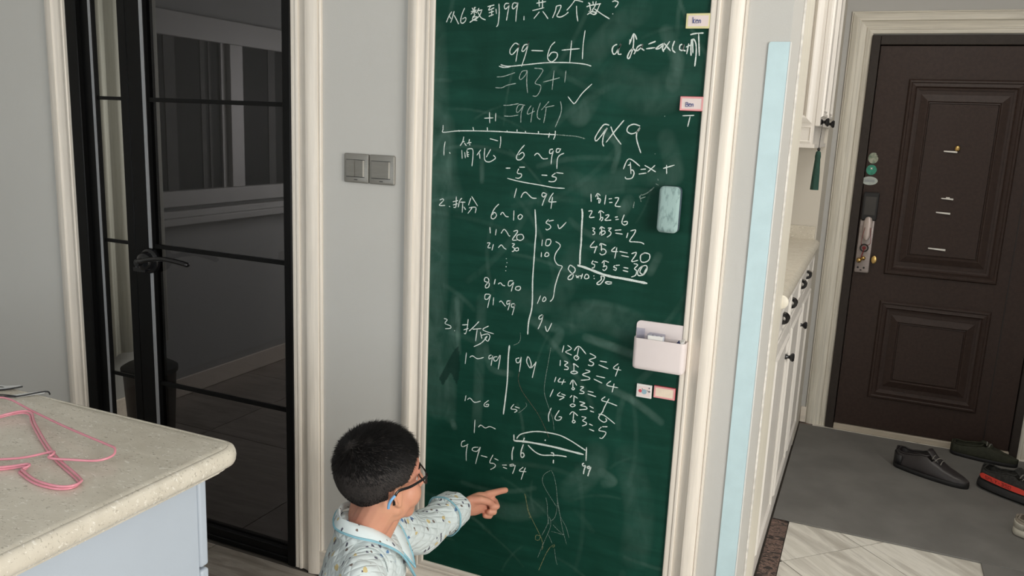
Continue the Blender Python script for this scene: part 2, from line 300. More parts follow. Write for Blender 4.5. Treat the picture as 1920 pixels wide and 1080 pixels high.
def obj(name, mb, m, parent=None, label=None, smooth=0, loc=None, kind=None, fix=True, world=True):
    me = bpy.data.meshes.new(name); off = wloc(parent)+(V(loc) if loc else V((0,0,0)))
    me.from_pydata([tuple(V(v)-off) for v in mb.v] if world else mb.v, [], mb.f)
    for x in (m if isinstance(m,(list,tuple)) else [m]): me.materials.append(M[x] if isinstance(x,str) else x)
    for p, i in zip(me.polygons, mb.m): p.material_index = i
    if fix:
        b = bmesh.new(); b.from_mesh(me); bmesh.ops.recalc_face_normals(b, faces=b.faces); b.to_mesh(me); b.free()
    if smooth:
        for p in me.polygons: p.use_smooth = True
        if smooth < 180: me.set_sharp_from_angle(angle=math.radians(smooth))
    o = bpy.data.objects.new(name, me); C.objects.link(o)
    if parent: o.parent = parent
    if loc: o.location = loc
    if label: o['label'] = label
    if kind: o['kind'] = kind
    return o
def bevel(o, w, seg=2):
    md = o.modifiers.new('bevel','BEVEL'); md.width = w; md.segments = seg; md.limit_method = 'ANGLE'; md.harden_normals = False
    for p in o.data.polygons: p.use_smooth = True
    o.data.set_sharp_from_angle(angle=math.radians(50)); return o
def thing(name, label, cat, loc=(0,0,0), group=None):
    o = bpy.data.objects.new(name, None); o.empty_display_size = .05; C.objects.link(o); o.location = loc; o['label'] = label; o['category'] = cat
    if group: o['group'] = group
    return o
def tag(o, label, cat, group=None):
    o['label'] = label; o['category'] = cat
    if group: o['group'] = group
    return o
def struct(name, mb, m, label, cat, **k):
    o = obj(name, mb, m, kind='structure', **k); return tag(o, label, cat)
def bx(*a): return MB().box(*a)
def rails(parent, name, u0, u1, v0, v1, prof, place, mv, mh, sides='LRTB', smooth=35, labels=None):
    """mitred moulding around a rectangle; prof = [(distance in from the outer edge, height)]"""
    pr = [(0,0)]+prof+[(prof[-1][0],0)]; out = {}
    vb = lambda d: v0+d if 'B' in sides else v0
    ends = {'L': lambda d: ((u0+d,vb(d)),(u0+d,v1-d)), 'R': lambda d: ((u1-d,vb(d)),(u1-d,v1-d)), 'T': lambda d: ((u0+d,v1-d),(u1-d,v1-d)), 'B': lambda d: ((u0+d,v0+d),(u1-d,v0+d))}
    for s in sides:
        A = []; B = []
        for d,h in pr: a,b = ends[s](d); A.append(place(*a,h)); B.append(place(*b,h))
        mb = MB().loft([A,B]); out[s] = obj(name, mb, mv if s in 'LR' else mh, parent, smooth=smooth)
    return out
def curve_prof(w, H):
    """profile of the cream architraves: bead, broad roll, step, cove, bead, flat lip"""
    p = [(0,.30*H),(.02,.42*H),(.055,.42*H),(.065,.34*H)]
    for k in range(9): t = k/8; p.append((.08+.34*t, H*(.40+.52*math.sin(PI*(.12+.50*t)))))
    p += [(.425,.80*H),(.45,.66*H)]
    for k in range(7): t = k/6; p.append((.47+.24*t, H*(.62-.28*math.sin(PI*.5*t)+.0*t)))
    p += [(.72,.50*H),(.745,.56*H),(.80,.56*H),(.815,.44*H),(.83,.46*H),(.90,.50*H),(.975,.46*H),(1,.36*H)]
    return [(d*w,h) for d,h in p]
# ------------------------------------------------------------------ setting: walls, ceiling, floor
struct('wall_front', MB().box(-3.6,-2.69,0,.12,0,2.7).box(-2.69,-1.63,0,.12,2.20,2.7).box(-1.63,-.217,0,.24,0,2.7), 'wall', 'pale grey wall carrying the chalkboard and the light switches', 'wall')
struct('wall_left', bx(-3.72,-3.6,-4.3,0,0,2.7), 'wall', 'plain grey wall at the left end of the room', 'wall')
struct('wall_back', MB().box(-3.6,-2.6,-4.3,-4.2,0,2.7).box(-.6,2.6,-4.3,-4.2,0,2.7).box(-2.6,-.6,-4.3,-4.2,0,.9).box(-2.6,-.6,-4.3,-4.2,2.35,2.7), 'wall', 'plain grey wall behind the photographer with a window', 'wall')
struct('wall_right', MB().box(2.6,2.72,-4.3,-3.35,0,2.7).box(2.6,2.72,-.85,.0,0,2.7).box(2.6,2.72,-3.35,-.85,0,.78).box(2.6,2.72,-3.35,-.85,2.34,2.7), 'wall', 'plain grey wall on the right with the big window', 'wall')
struct('wall_hall', MB().box(1.35,1.47,0,2.43,0,2.7).box(1.47,2.72,0,.12,0,2.7), 'hallwall', 'grey wall on the right side of the entrance hall', 'wall')
struct('wall_entrance', MB().box(-.66,-.12,2.43,2.6,0,2.7).box(.83,1.47,2.43,2.6,0,2.7).box(-.12,.83,2.43,2.6,1.998,2.7).box(-.12,.83,2.52,2.6,0,1.998).box(-.12,-.091,2.43,2.6,0,2.0).box(.791,.83,2.43,2.6,0,2.0), 'hallwall', 'grey wall around the brown entrance door, with an added slab behind it', 'wall')  # slab behind the door is added to stop outside light leaking in
M['alcove'] = mat('beige_alcove_paint', (.62,.58,.51), .6, bump=.08)
struct('wall_alcove', MB().box(-.74,-.62,.24,2.43,0,2.7).box(-.62,-.222,2.03,2.43,0,2.7), 'alcove', 'grey wall behind the shoe cabinet and at its far end', 'wall')
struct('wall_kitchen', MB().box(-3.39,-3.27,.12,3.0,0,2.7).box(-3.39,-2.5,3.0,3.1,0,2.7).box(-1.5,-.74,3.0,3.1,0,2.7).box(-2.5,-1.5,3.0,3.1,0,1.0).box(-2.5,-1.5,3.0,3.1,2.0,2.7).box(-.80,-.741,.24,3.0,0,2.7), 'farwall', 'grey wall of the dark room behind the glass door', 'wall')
struct('ceiling', bx(-3.72,2.72,-4.3,3.1,2.7,2.8), 'ceil', 'plain white ceiling of the room and hall', 'ceiling')
struct('trim_1', bx(-.62,-.214,.2405,.50,0,2.69), 'filler', 'cream filler board between the wall end and the shoe cabinet', 'trim')
# uneven caulk line where wall end and filler meet
ck = MB(); prev = None; rings = []
for k in range(60):
    z = .02+2.64*k/59; w = .003+.006*random.random(); rings.append([(-.2165,.240-w*.6,z),(-.2125,.240-w*.3,z),(-.2115,.245+w*.2,z),(-.2145,.250+w*.4,z)])
ck.loft(rings); tag(obj('trim_4', ck, 'chipedge', smooth=60, kind='structure'), 'rough uneven caulk seam beside the cream filler board', 'trim')
for nm, b_, lb in (('baseboard_left', bx(-3.59,-2.705,-.014,0,0,.09), 'cream baseboard left of the glass door'),
               ('baseboard_front', bx(-1.56,-.217,-.014,0,0,.085), 'cream baseboard below the chalkboard'),
               ('baseboard_entrance', bx(-.221,-.194,2.412,2.43,0,.085), 'short cream baseboard left of the entrance door'),
               ('baseboard_kitchen', bx(-3.27,-3.255,.12,3.0,0,.10), 'pale baseboard of the dark room behind the glass')):
    bevel(struct(nm, b_, 'trimh', lb, 'baseboard'), .004)
def clip(poly, a, b, c):      # keep a*x+b*y<=c
    out = []
    for i in range(len(poly)):
        p = poly[i]; q = poly[(i+1)%len(poly)]; fp = a*p[0]+b*p[1]-c; fq = a*q[0]+b*q[1]-c
        if fp <= 0: out.append(p)
        if fp*fq < 0: t = fp/(fp-fq); out.append((p[0]+(q[0]-p[0])*t, p[1]+(q[1]-p[1])*t))
    return out
floor = struct('floor', bx(-3.72,2.72,-4.3,3.1,-.1,-.006), 'grout', 'tiled floor of the room, the dark room and the entrance hall', 'floor')
def tile(poly, ang, m):
    if len(poly) < 3: return
    cx = sum(p[0] for p in poly)/len(poly); cy = sum(p[1] for p in poly)/len(poly)
    area_ = abs(sum(poly[i][0]*poly[(i+1)%len(poly)][1]-poly[(i+1)%len(poly)][0]*poly[i][1] for i in range(len(poly))))/2
    if area_ < 2e-4: return
    ca, sa = math.cos(-ang), math.sin(-ang); loc = [((x-cx)*ca-(y-cy)*sa, (x-cx)*sa+(y-cy)*ca) for x,y in poly]
    o = obj('tile', MB().prism(loc, 0, .006), m, None, world=False); o.parent = floor; o.location = (cx,cy,-.006); o.rotation_euler = (0,0,ang)
g = .0019
for i in range(-3,6):
    for j in range(-6,4):
        x0 = -1.98+.8*i; y0 = -.024+.8*j; P = [(x0+g,y0+g),(x0+.8-g,y0+g),(x0+.8-g,y0+.8-g),(x0+g,y0+.8-g)]
        for h in ((1,0,2.6),(-1,0,3.6),(0,1,3.0),(0,-1,4.2)): P = clip(P,*h)
        if y0 < -.03: tile(clip(P,0,1,-g), 0, 'tilebrown')
        if y0+.8 > 0: tile(clip(clip(P,0,-1,0),1,0,-.76), 0, 'tilebrown')
s2 = math.sqrt(.5); a0 = (-.144*s2+.829*s2); b0 = (.144*s2+.829*s2)   # tile grid at 45 degrees: a along (1,1), b along (-1,1)
for i in range(-8,9):
    for j in range(-3,4):
        A0 = a0+.365*i; B0 = b0+.80*j; co = [(A0+g,B0+g),(A0+.365-g,B0+g),(A0+.365-g,B0+.8-g),(A0+g,B0+.8-g)]
        P = [(s2*(a-b), s2*(a+b)) for a,b in co]
        for h in ((1,0,1.35),(-1,0,.152),(0,1,2.43),(0,-1,-.001)): P = clip(P,*h)
        tile(P, -PI/4, 'tile')
for k in range(4):
    y0 = .001+.608*k; tile([(-.217,y0+g),(-.155,y0+g),(-.155,y0+.607-g),(-.217,y0+.607-g)], 0, 'marble')
m1 = bevel(obj('floor_mat', bx(-.216,1.34,1.163,2.372,0,.006), 'mat', loc=(.5,1.7,0)), .002); tag(m1, 'large grey rubber mat in front of the entrance door', 'mat')
m2 = bevel(obj('floor_mat', bx(.517,1.34,.62,1.160,0,.006), 'mat', loc=(.9,.9,0)), .002); tag(m2, 'smaller grey mat piece at the lower right corner of the tiles', 'mat')
# ------------------------------------------------------------------ windows outside the picture (daylight comes through them)
def win(name, axis, c, a0_, a1_, z0, z1, lb):
    w = thing(name, lb, 'window', (0,0,0)); w['kind'] = 'structure'
    def B(a,b,z,zz,t0,t1): return MB().box(c+t0,c+t1,a,b,z,zz) if axis == 'x' else MB().box(a,b,c+t0,c+t1,z,zz)
    am = (a0_+a1_)/2
    for nm, q in (('frame',(a0_,a1_,z0,z0+.05)),('frame',(a0_,a1_,z1-.05,z1)),('frame',(a0_,a0_+.05,z0+.05,z1-.05)),('frame',(a1_-.05,a1_,z0+.05,z1-.05)),('mullion',(am-.03,am+.03,z0+.05,z1-.05))):
        obj(nm, B(*q,-.03,.03), 'farframe', w)
    for q in ((a0_+.05,am-.03),(am+.03,a1_-.05)): obj('pane', B(*q,z0+.05,z1-.05,-.003,.003), 'window', w)
    return w
win('window_1','x',2.66,-3.35,-.85,.78,2.34,'large white-framed window in the right wall')
win('window_2','y',-4.25,-2.6,-.6,.9,2.35,'white-framed window in the wall behind the photographer')
win('window_3','y',3.05,-2.5,-1.5,1.0,2.0,'small added window at the far end of the dark room')  # unseen window added to go with the dark room's fill light
# dark inner window seen through the glass door, on the left wall of the dark room
w4 = thing('window_4','pale-framed sliding window with dark panes behind the glass door','window',(0,0,0)); w4['kind'] = 'structure'
for q in ((.45,2.02,1.02,1.10,.05),(.45,2.02,1.86,1.98,.035),(.86,.93,1.10,1.86,.035),(1.46,1.56,1.10,1.86,.045),(1.95,2.02,1.10,1.86,.035),(.45,.50,1.10,1.86,.035)):
    bevel(obj('frame', bx(-3.27,-3.27+q[4],*q[:4]), 'farframe', w4), .004)
obj('frame', MB().box(-3.27,-3.25,1.42,1.45,1.10,1.86), 'farframe', w4)
bevel(obj('sill', MB().box(-3.27,-3.18,.43,2.04,.93,.965).box(-3.27,-3.21,.43,2.04,.965,1.0), 'farframe', w4), .004)
M['panestrip'] = mat('pane_strip_grey', (.055,.055,.05), .6, var=.3)
for ya_,yb_ in ((1.04,1.11),(1.28,1.31),(1.335,1.35),(1.80,1.86)): obj('pane_strip', bx(-3.2615,-3.258,ya_,yb_,1.10,1.86), 'panestrip', w4)  # upright grey strips in front of the dark panes
for a,b in ((.50,.86),(.93,1.46),(1.56,1.95)): obj('pane', bx(-3.268,-3.262,a,b,1.10,1.86), 'darkpane', w4)
cu = MB(); rings = []
for k in range(41):
    y = .46+.46*k/40; x = -3.16+.012*math.sin(k*.75)+.004*math.sin(k*1.9); rings.append([(x,y,.36),(x,y,2.45),(x-.006,y,2.45),(x-.006,y,.36)])
cu.loft(rings); tag(obj('curtain', cu, 'curtain', smooth=180, loc=(-3.16,.6,.36)), 'pale curtain hanging behind the narrow left pane of the glass door', 'curtain')
pole = MB().tube([(-3.16,.40,2.47),(-3.16,.97,2.47)], .012, 12).box(-3.27,-3.16,.42,.44,2.46,2.48).box(-3.27,-3.16,.76,.78,2.46,2.48)
tag(obj('curtain_pole', pole, 'black', smooth=40, loc=(-3.16,.6,2.47)), 'black curtain pole in the dark room, above the pale curtain', 'curtain pole')
bn = thing('waste_bin','dark rounded bin standing in the dark room behind the narrow left pane','bin',(-2.98,.62,0))
obj('bin_body', MB().lathe((-2.98,.62,0),(0,0,1),[(.09,0),(.10,.005),(.115,.30),(.12,.31)],28), 'doorf', bn, smooth=40)
obj('lid', MB().lathe((-2.98,.62,.31),(0,0,1),[(.124,0),(.124,.02),(.10,.035),(0,.04)],28), 'black', bn, smooth=40)
# ------------------------------------------------------------------ black framed glass door
gd = thing('door_1','black-framed smoked glass door with thin bars and a black lever handle','door',(-2.1,0,0)); gd['kind'] = 'structure'
TOPZ = 2.15
bevel(obj('door_frame', MB().box(-2.590,-2.540,-.018,.018,0,TOPZ).box(-2.692,-2.590,0.0,.018,0,TOPZ), 'black', gd), .003)
bevel(obj('door_frame', MB().box(-2.560,-2.500,.0,.022,0,TOPZ), 'black', gd), .003)
bevel(obj('door_frame', MB().box(-1.672,-1.642,-.018,.08,0,TOPZ), 'black', gd), .003)
bevel(obj('door_frame', MB().box(-2.540,-1.672,-.018,.08,2.09,TOPZ), 'black', gd), .003)
bevel(obj('door_post', MB().box(-2.368,-2.330,.0,.05,.0,2.09), 'black', gd), .003)
lf = obj('door_leaf', MB().box(-2.326,-2.262,-.004,.040,.012,2.08).box(-2.262,-1.675,-.004,.040,.012,.05).box(-2.262,-1.675,-.004,.040,2.03,2.08), 'black', gd); bevel(lf, .003)
obj('rebate', MB().box(-2.262,-2.250,-.0045,.036,.05,2.03), 'metalglint', lf, label='thin pale strip painting the edge highlight of the door leaf')  # reflection along the leaf edge put in as a pale strip
obj('rebate', MB().box(-2.250,-2.245,-.001,.036,.05,2.03), 'black', lf)
bevel(obj('kick_rail', MB().box(-2.262,-1.675,-.010,.0,.0,.022), 'black', gd), .003)
obj('glass_pane', bx(-2.250,-1.676,.012,.020,.05,2.03), 'tint', lf, label='large smoked glass pane')
obj('glass_pane', bx(-2.505,-2.368,.012,.020,.02,2.09), 'clear', gd, label='narrow clearer glass pane at the left')
obj('edge_strip', MB().box(-2.499,-2.487,-.002,.012,.02,2.09), 'metalglint', gd, label='thin pale strip painting the highlight beside the narrow pane')  # bright line on the frame edge, a highlight put into the colour
obj('edge_strip', MB().box(-2.487,-2.480,-.001,.012,.02,2.09), 'black', gd)
for z in (1.532,1.038,.545):
    obj('glazing_bar', MB().box(-2.480,-2.368,.004,.012,z-.006,z+.006), 'black', gd)
    obj('glazing_bar', MB().box(-2.250,-1.676,.003,.012,z-.007,z+.007), 'black', lf)
hd = obj('lever_handle', MB().lathe((-2.255,-.004,.988),(0,-1,0),[(.0,0),(.044,0),(.044,.010),(.040,.016),(.034,.019),(.031,.036),(.024,.044),(.013,.048),(.012,.064),(0,.065)],28), 'blackgloss', lf, smooth=40)
pth = spline([(-2.255,-.056,.992),(-2.230,-.062,.996),(-2.19,-.062,1.006),(-2.13,-.060,1.012),(-2.06,-.056,1.006),(-2.035,-.052,1.000)],6)
obj('lever', MB().tube(pth, [.013]*4+[.011]*(len(pth)-6)+[.008,.005], 12, flat=.75), 'blackgloss', hd, smooth=60)
obj('thumb_turn', MB().lathe((-2.288,-.004,.960),(0,-1,0),[(0,0),(.016,0),(.016,.020),(.010,.026),(0,.028)],20).box(-2.30,-2.245,-.042,-.030,.952,.966), 'blackgloss', hd, smooth=40)
obj('key_barrel', MB().lathe((-2.318,-.004,.972),(0,-1,0),[(0,0),(.007,0),(.007,.008),(.0035,.009),(.0035,.005),(0,.005)],20), 'metalglint', lf, label='small bright screw eye left of the handle', smooth=40)
fw = lambda u,v,h: (u,-h,v)
r = rails(None, 'trim_2', -2.700,-1.535, 0, 2.26, curve_prof(.112,.026), fw, 'trim', 'trimh', 'LRT')
def under(rs, name, lb):
    t = thing(name, lb, 'trim', (0,0,0)); t['kind'] = 'structure'
    for o in rs.values(): o.parent = t; o.name = 'moulding'
under(r, 'trim_2', 'cream moulded casing around the black glass door')
# ------------------------------------------------------------------ chalkboard
cb = thing('chalkboard','tall green chalkboard in a cream moulded frame, covered in chalk sums','chalkboard',(-.78,0,.085))
r = rails(cb, 'frame_rail', -1.240,-.318,.068,2.17, curve_prof(.087,.028), fw, 'trim', 'trimh', 'LRTB')
CHALK=[('heading',1.0,'handwritten question line across the top in chalk',[(0,[(-1103,1795),(-1111,1784),(-1119,1767)]),(0,[(-1111,1784),(-1105,1776)]),(0,[(-1096,1796),(-1101,1779),(-1106,1766)]),(0,[(-1096,1786),(-1087,1772),(-1081,1762)]),(0,[(-1064,1804),(-1071,1789),(-1075,1775),(-1074,1766),(-1067,1765),(-1060,1772),(-1061,1779),(-1071,1775)]),(0,[(-1042,1804),(-1038,1798)]),(0,[(-1031,1806),(-1037,1799)]),(0,[(-1045,1794),(-1028,1798)]),(0,[(-1035,1806),(-1035,1787)]),(0,[(-1037,1795),(-1045,1787)]),(0,[(-1034,1795),(-1027,1790)]),(0,[(-1032,1787),(-1040,1774),(-1025,1771)]),(0,[(-1048,1766),(-1036,1773),(-1025,1780),(-1040,1780)]),(0,[(-1021,1803),(-1027,1792)]),(0,[(-1025,1796),(-1011,1798)]),(0,[(-1013,1796),(-1020,1782),(-1036,1771)]),(0,[(-1024,1792),(-1014,1778),(-1000,1772)]),(0,[(-996,1806),(-986,1808),(-976,1810)]),(0,[(-986,1808),(-992,1797),(-976,1803)]),(0,[(-983,1797),(-983,1782)]),(0,[(-992,1790),(-977,1794)]),(0,[(-992,1781),(-977,1786)]),(0,[(-971,1800),(-969,1787)]),(0,[(-963,1813),(-961,1790),(-963,1762),(-968,1754)]),(0,[(-934,1813),(-943,1813),(-947,1806),(-943,1799),(-934,1807),(-932,1813),(-936,1790),(-939,1770)]),(0,[(-909,1813),(-920,1814),(-924,1806),(-921,1799),(-912,1806),(-908,1814),(-911,1792),(-912,1767)]),(0,[(-889,1781),(-889,1770)]),(0,[(-856,1812),(-829,1816)]),(0,[(-849,1820),(-847,1803)]),(0,[(-839,1821),(-838,1800)]),(0,[(-866,1794),(-833,1801)]),(0,[(-846,1791),(-853,1783),(-861,1774)]),(0,[(-837,1792),(-829,1783),(-821,1773)]),(0,[(-800,1804),(-802,1791),(-809,1775)]),(0,[(-800,1804),(-787,1805),(-792,1790),(-797,1780),(-788,1777),(-775,1782),(-766,1789)]),(0,[(-749,1819),(-759,1806),(-771,1793)]),(0,[(-749,1818),(-739,1816),(-728,1813)]),(0,[(-745,1804),(-743,1784),(-739,1766)]),(0,[(-718,1801),(-709,1804),(-695,1806)]),(0,[(-711,1811),(-707,1794)]),(0,[(-702,1814),(-700,1806)]),(0,[(-693,1814),(-696,1802),(-703,1792)]),(0,[(-695,1806),(-680,1808)]),(0,[(-683,1807),(-689,1792),(-696,1782)]),(0,[(-706,1795),(-708,1787),(-696,1782),(-691,1787),(-712,1790)]),(0,[(-715,1782),(-699,1792)]),(0,[(-697,1796),(-675,1782),(-655,1771)]),(0,[(-714,1811),(-708,1807)]),(0,[(-651,1812),(-644,1814),(-636,1811),(-637,1805),(-643,1798)]),(0,[(-648,1784),(-647,1782)])]),
('sum',1.0,'chalk sum 99-6+1 with a line under it',[(0,[(-901,1709),(-912,1712),(-924,1698),(-925,1687),(-917,1684),(-902,1701),(-899,1711),(-903,1693),(-907,1665)]),(0,[(-874,1710),(-885,1707),(-891,1694),(-886,1692),(-876,1704),(-872,1718),(-879,1687),(-890,1653)]),(0,[(-864,1694),(-830,1693)]),(0,[(-798,1716),(-810,1704),(-817,1682),(-814,1670),(-803,1666),(-791,1677),(-792,1688),(-806,1689),(-814,1679)]),(0,[(-779,1695),(-730,1699)]),(0,[(-753,1719),(-755,1664)]),(0,[(-718,1744),(-721,1712),(-721,1673)]),(0,[(-951,1657),(-928,1653),(-884,1657),(-823,1663),(-762,1664),(-717,1661),(-696,1656)]),(0,[(-956,1653),(-941,1650),(-922,1652)])]),
('sum',0.8,'chalk working =93+1',[(0,[(-961,1625),(-940,1627),(-908,1637)]),(0,[(-964,1597),(-945,1597),(-929,1604),(-904,1609)]),(0,[(-874,1643),(-888,1640),(-895,1624),(-889,1620),(-877,1632),(-873,1643),(-873,1612),(-869,1585)]),(0,[(-853,1649),(-829,1646),(-836,1630),(-849,1611),(-833,1605),(-834,1591),(-843,1578),(-854,1578)]),(0,[(-826,1614),(-802,1620),(-780,1626)]),(0,[(-797,1644),(-800,1595)]),(0,[(-764,1644),(-766,1614)])]),
('tick',0.9,'chalk tick',[(0,[(-755,1579),(-741,1564),(-734,1563),(-716,1588),(-691,1612)])]),
('sum',0.8,'fainter chalk result =94 in brackets',[(0,[(-938,1551),(-920,1552),(-893,1557)]),(0,[(-935,1523),(-915,1523),(-893,1527)]),(0,[(-875,1553),(-892,1554),(-899,1542),(-897,1533),(-888,1540),(-879,1553),(-885,1533),(-885,1507)]),(0,[(-857,1553),(-865,1541),(-866,1530),(-846,1539)]),(0,[(-851,1548),(-854,1529),(-856,1509)]),(0,[(-831,1561),(-838,1539),(-838,1524),(-831,1518),(-830,1520)]),(0,[(-807,1565),(-821,1549),(-828,1542)]),(0,[(-817,1549),(-791,1555)]),(0,[(-814,1549),(-816,1530),(-819,1509)]),(0,[(-775,1566),(-771,1550),(-773,1532),(-786,1499)])]),
('sum',1.0,'chalk +1 above the number line',[(0,[(-994,1515),(-967,1517)]),(0,[(-979,1532),(-977,1502)]),(0,[(-960,1530),(-960,1508)])]),
('number_line',1.0,'chalk number line with ten ticks',[(0,[(-1121,1492),(-1121,1480),(-1119,1472),(-1070,1478),(-978,1481),(-922,1481),(-834,1480),(-783,1480)]),(0,[(-1072,1480),(-1069,1476)]),(0,[(-1028,1490),(-1025,1481)]),(0,[(-984,1491),(-983,1482)]),(0,[(-925,1485),(-923,1480)]),(0,[(-895,1489),(-895,1483)]),(0,[(-871,1486),(-869,1480)]),(0,[(-833,1487),(-832,1479)]),(0,[(-801,1484),(-803,1471)]),(0,[(-785,1490),(-785,1478),(-789,1467)]),(1,[(-783,1480),(-754,1479),(-725,1478),(-701,1473)])]),
('sum',1.0,'chalk -1 below the number line',[(0,[(-975,1461),(-950,1456)]),(0,[(-943,1469),(-942,1454),(-944,1437)])]),
('heading',1.0,'chalk heading of point one',[(0,[(-1113,1447),(-1116,1429),(-1116,1408)]),(0,[(-1099,1418),(-1096,1414)]),(0,[(-1055,1463),(-1058,1449),(-1066,1437)]),(0,[(-1061,1447),(-1052,1450)]),(0,[(-1053,1446),(-1046,1438)]),(0,[(-1037,1457),(-1039,1447)]),(0,[(-1045,1445),(-1031,1448)]),(0,[(-1037,1444),(-1035,1440)]),(0,[(-1060,1426),(-1058,1402)]),(0,[(-1051,1421),(-1048,1404)]),(0,[(-1044,1427),(-1042,1410),(-1038,1410)]),(0,[(-1044,1429),(-1027,1430),(-1025,1408),(-1027,1383)]),(0,[(-1042,1420),(-1038,1421)]),(0,[(-1042,1414),(-1037,1415)]),(0,[(-1001,1430),(-1013,1414)]),(0,[(-1005,1421),(-1003,1405)]),(0,[(-989,1435),(-990,1415),(-987,1401),(-974,1398),(-959,1406),(-956,1411),(-963,1417)]),(0,[(-971,1433),(-984,1410)])]),
('sum',1.0,'chalk subtraction 6~99 minus 5 giving 1~94',[(0,[(-871,1449),(-883,1435),(-893,1418),(-891,1409),(-880,1410),(-871,1421),(-876,1429),(-888,1421)]),(0,[(-841,1422),(-837,1427),(-830,1428),(-819,1417),(-812,1415),(-802,1417)]),(0,[(-789,1442),(-797,1440),(-798,1431),(-792,1431),(-787,1438),(-791,1423),(-792,1402)]),(0,[(-770,1444),(-778,1443),(-779,1435),(-772,1435),(-767,1445)]),(0,[(-757,1433),(-769,1427),(-775,1416),(-775,1391)]),(0,[(-924,1384),(-910,1385)]),(0,[(-885,1385),(-889,1373),(-877,1371),(-877,1364),(-885,1359),(-894,1360)]),(0,[(-884,1389),(-867,1390)]),(0,[(-818,1372),(-801,1372)]),(0,[(-778,1380),(-788,1371),(-776,1368),(-778,1359),(-788,1356),(-797,1357)]),(0,[(-776,1381),(-756,1380)]),(0,[(-918,1357),(-897,1353),(-866,1349),(-821,1345),(-782,1341),(-750,1341)]),(0,[(-889,1332),(-895,1305)]),(0,[(-875,1307),(-870,1318),(-862,1323),(-853,1317),(-842,1309),(-829,1309)]),(0,[(-801,1323),(-811,1325),(-814,1318),(-808,1314),(-800,1323),(-807,1306),(-812,1290)]),(0,[(-781,1327),(-788,1317),(-793,1304),(-788,1302),(-771,1304)]),(0,[(-783,1316),(-786,1284)])]),
('heading',1.0,'chalk heading of point two',[(0,[(-1126,1282),(-1116,1286),(-1114,1281),(-1127,1267),(-1108,1268)]),(0,[(-1095,1267),(-1092,1265)]),(0,[(-1084,1280),(-1067,1285)]),(0,[(-1073,1296),(-1073,1271),(-1075,1265),(-1081,1265)]),(0,[(-1083,1271),(-1068,1276)]),(0,[(-1055,1293),(-1062,1284),(-1066,1266)]),(0,[(-1061,1281),(-1044,1282)]),(0,[(-1052,1280),(-1053,1252)]),(0,[(-1049,1269),(-1042,1261)]),(0,[(-1027,1295),(-1034,1274)]),(0,[(-1025,1300),(-1005,1274)]),(0,[(-1032,1267),(-1011,1270),(-1012,1254)]),(0,[(-1022,1268),(-1035,1251)])]),
('sum',1.0,'chalk list of number ranges 6~10 to 91~99',[(0,[(-940,1285),(-953,1271),(-962,1251),(-960,1243),(-952,1244),(-946,1254),(-953,1261),(-959,1253)]),(0,[(-934,1255),(-928,1263),(-918,1253),(-909,1252)]),(0,[(-894,1271),(-894,1243)]),(0,[(-874,1262),(-881,1256),(-879,1249),(-873,1249),(-868,1257),(-874,1262)]),(0,[(-965,1219),(-963,1201)]),(0,[(-945,1215),(-947,1197)]),(0,[(-930,1204),(-922,1216),(-914,1211),(-906,1200),(-902,1200)]),(0,[(-893,1213),(-882,1217),(-882,1210),(-895,1190),(-881,1190)]),(0,[(-871,1207),(-881,1203),(-881,1193),(-871,1190),(-862,1197),(-865,1206),(-873,1207)]),(0,[(-972,1173),(-963,1174),(-969,1161),(-960,1161)]),(0,[(-952,1172),(-956,1154)]),(0,[(-937,1163),(-928,1172),(-920,1165),(-912,1161)]),(0,[(-896,1179),(-888,1178),(-894,1170),(-888,1167),(-889,1159),(-895,1157)]),(0,[(-880,1169),(-886,1165),(-883,1160),(-876,1162),(-876,1168),(-880,1169)]),(0,[(-911,1136),(-911,1134)]),(0,[(-909,1125),(-908,1123)]),(0,[(-911,1114),(-910,1111)]),(0,[(-911,1102),(-911,1100)]),(0,[(-966,1075),(-974,1074),(-975,1064),(-961,1060),(-962,1049),(-970,1045),(-972,1051),(-962,1066),(-966,1075)]),(0,[(-942,1074),(-945,1058)]),(0,[(-933,1060),(-926,1065),(-919,1059),(-911,1058)]),(0,[(-887,1075),(-899,1073),(-902,1061),(-895,1060),(-886,1071),(-888,1061),(-892,1044)]),(0,[(-866,1062),(-877,1059),(-879,1052),(-870,1050),(-864,1056),(-866,1062)]),(0,[(-957,1028),(-971,1026),(-972,1013),(-963,1014),(-955,1027),(-959,1008),(-963,988)]),(0,[(-945,1021),(-946,998)]),(0,[(-927,1009),(-921,1013),(-911,1003),(-907,1000)]),(0,[(-893,1017),(-903,1015),(-903,1006),(-895,1011),(-892,1019),(-896,1003),(-900,989)]),(0,[(-880,1011),(-889,1008),(-888,1000),(-880,1003),(-879,1009),(-882,993),(-886,977)])]),
('divider',1.4,'upright chalk dividing line right of the number ranges',[(0,[(-832,1279),(-826,1221),(-827,1187),(-828,1136),(-829,1083),(-827,1031),(-828,1000),(-835,965),(-836,928)])]),
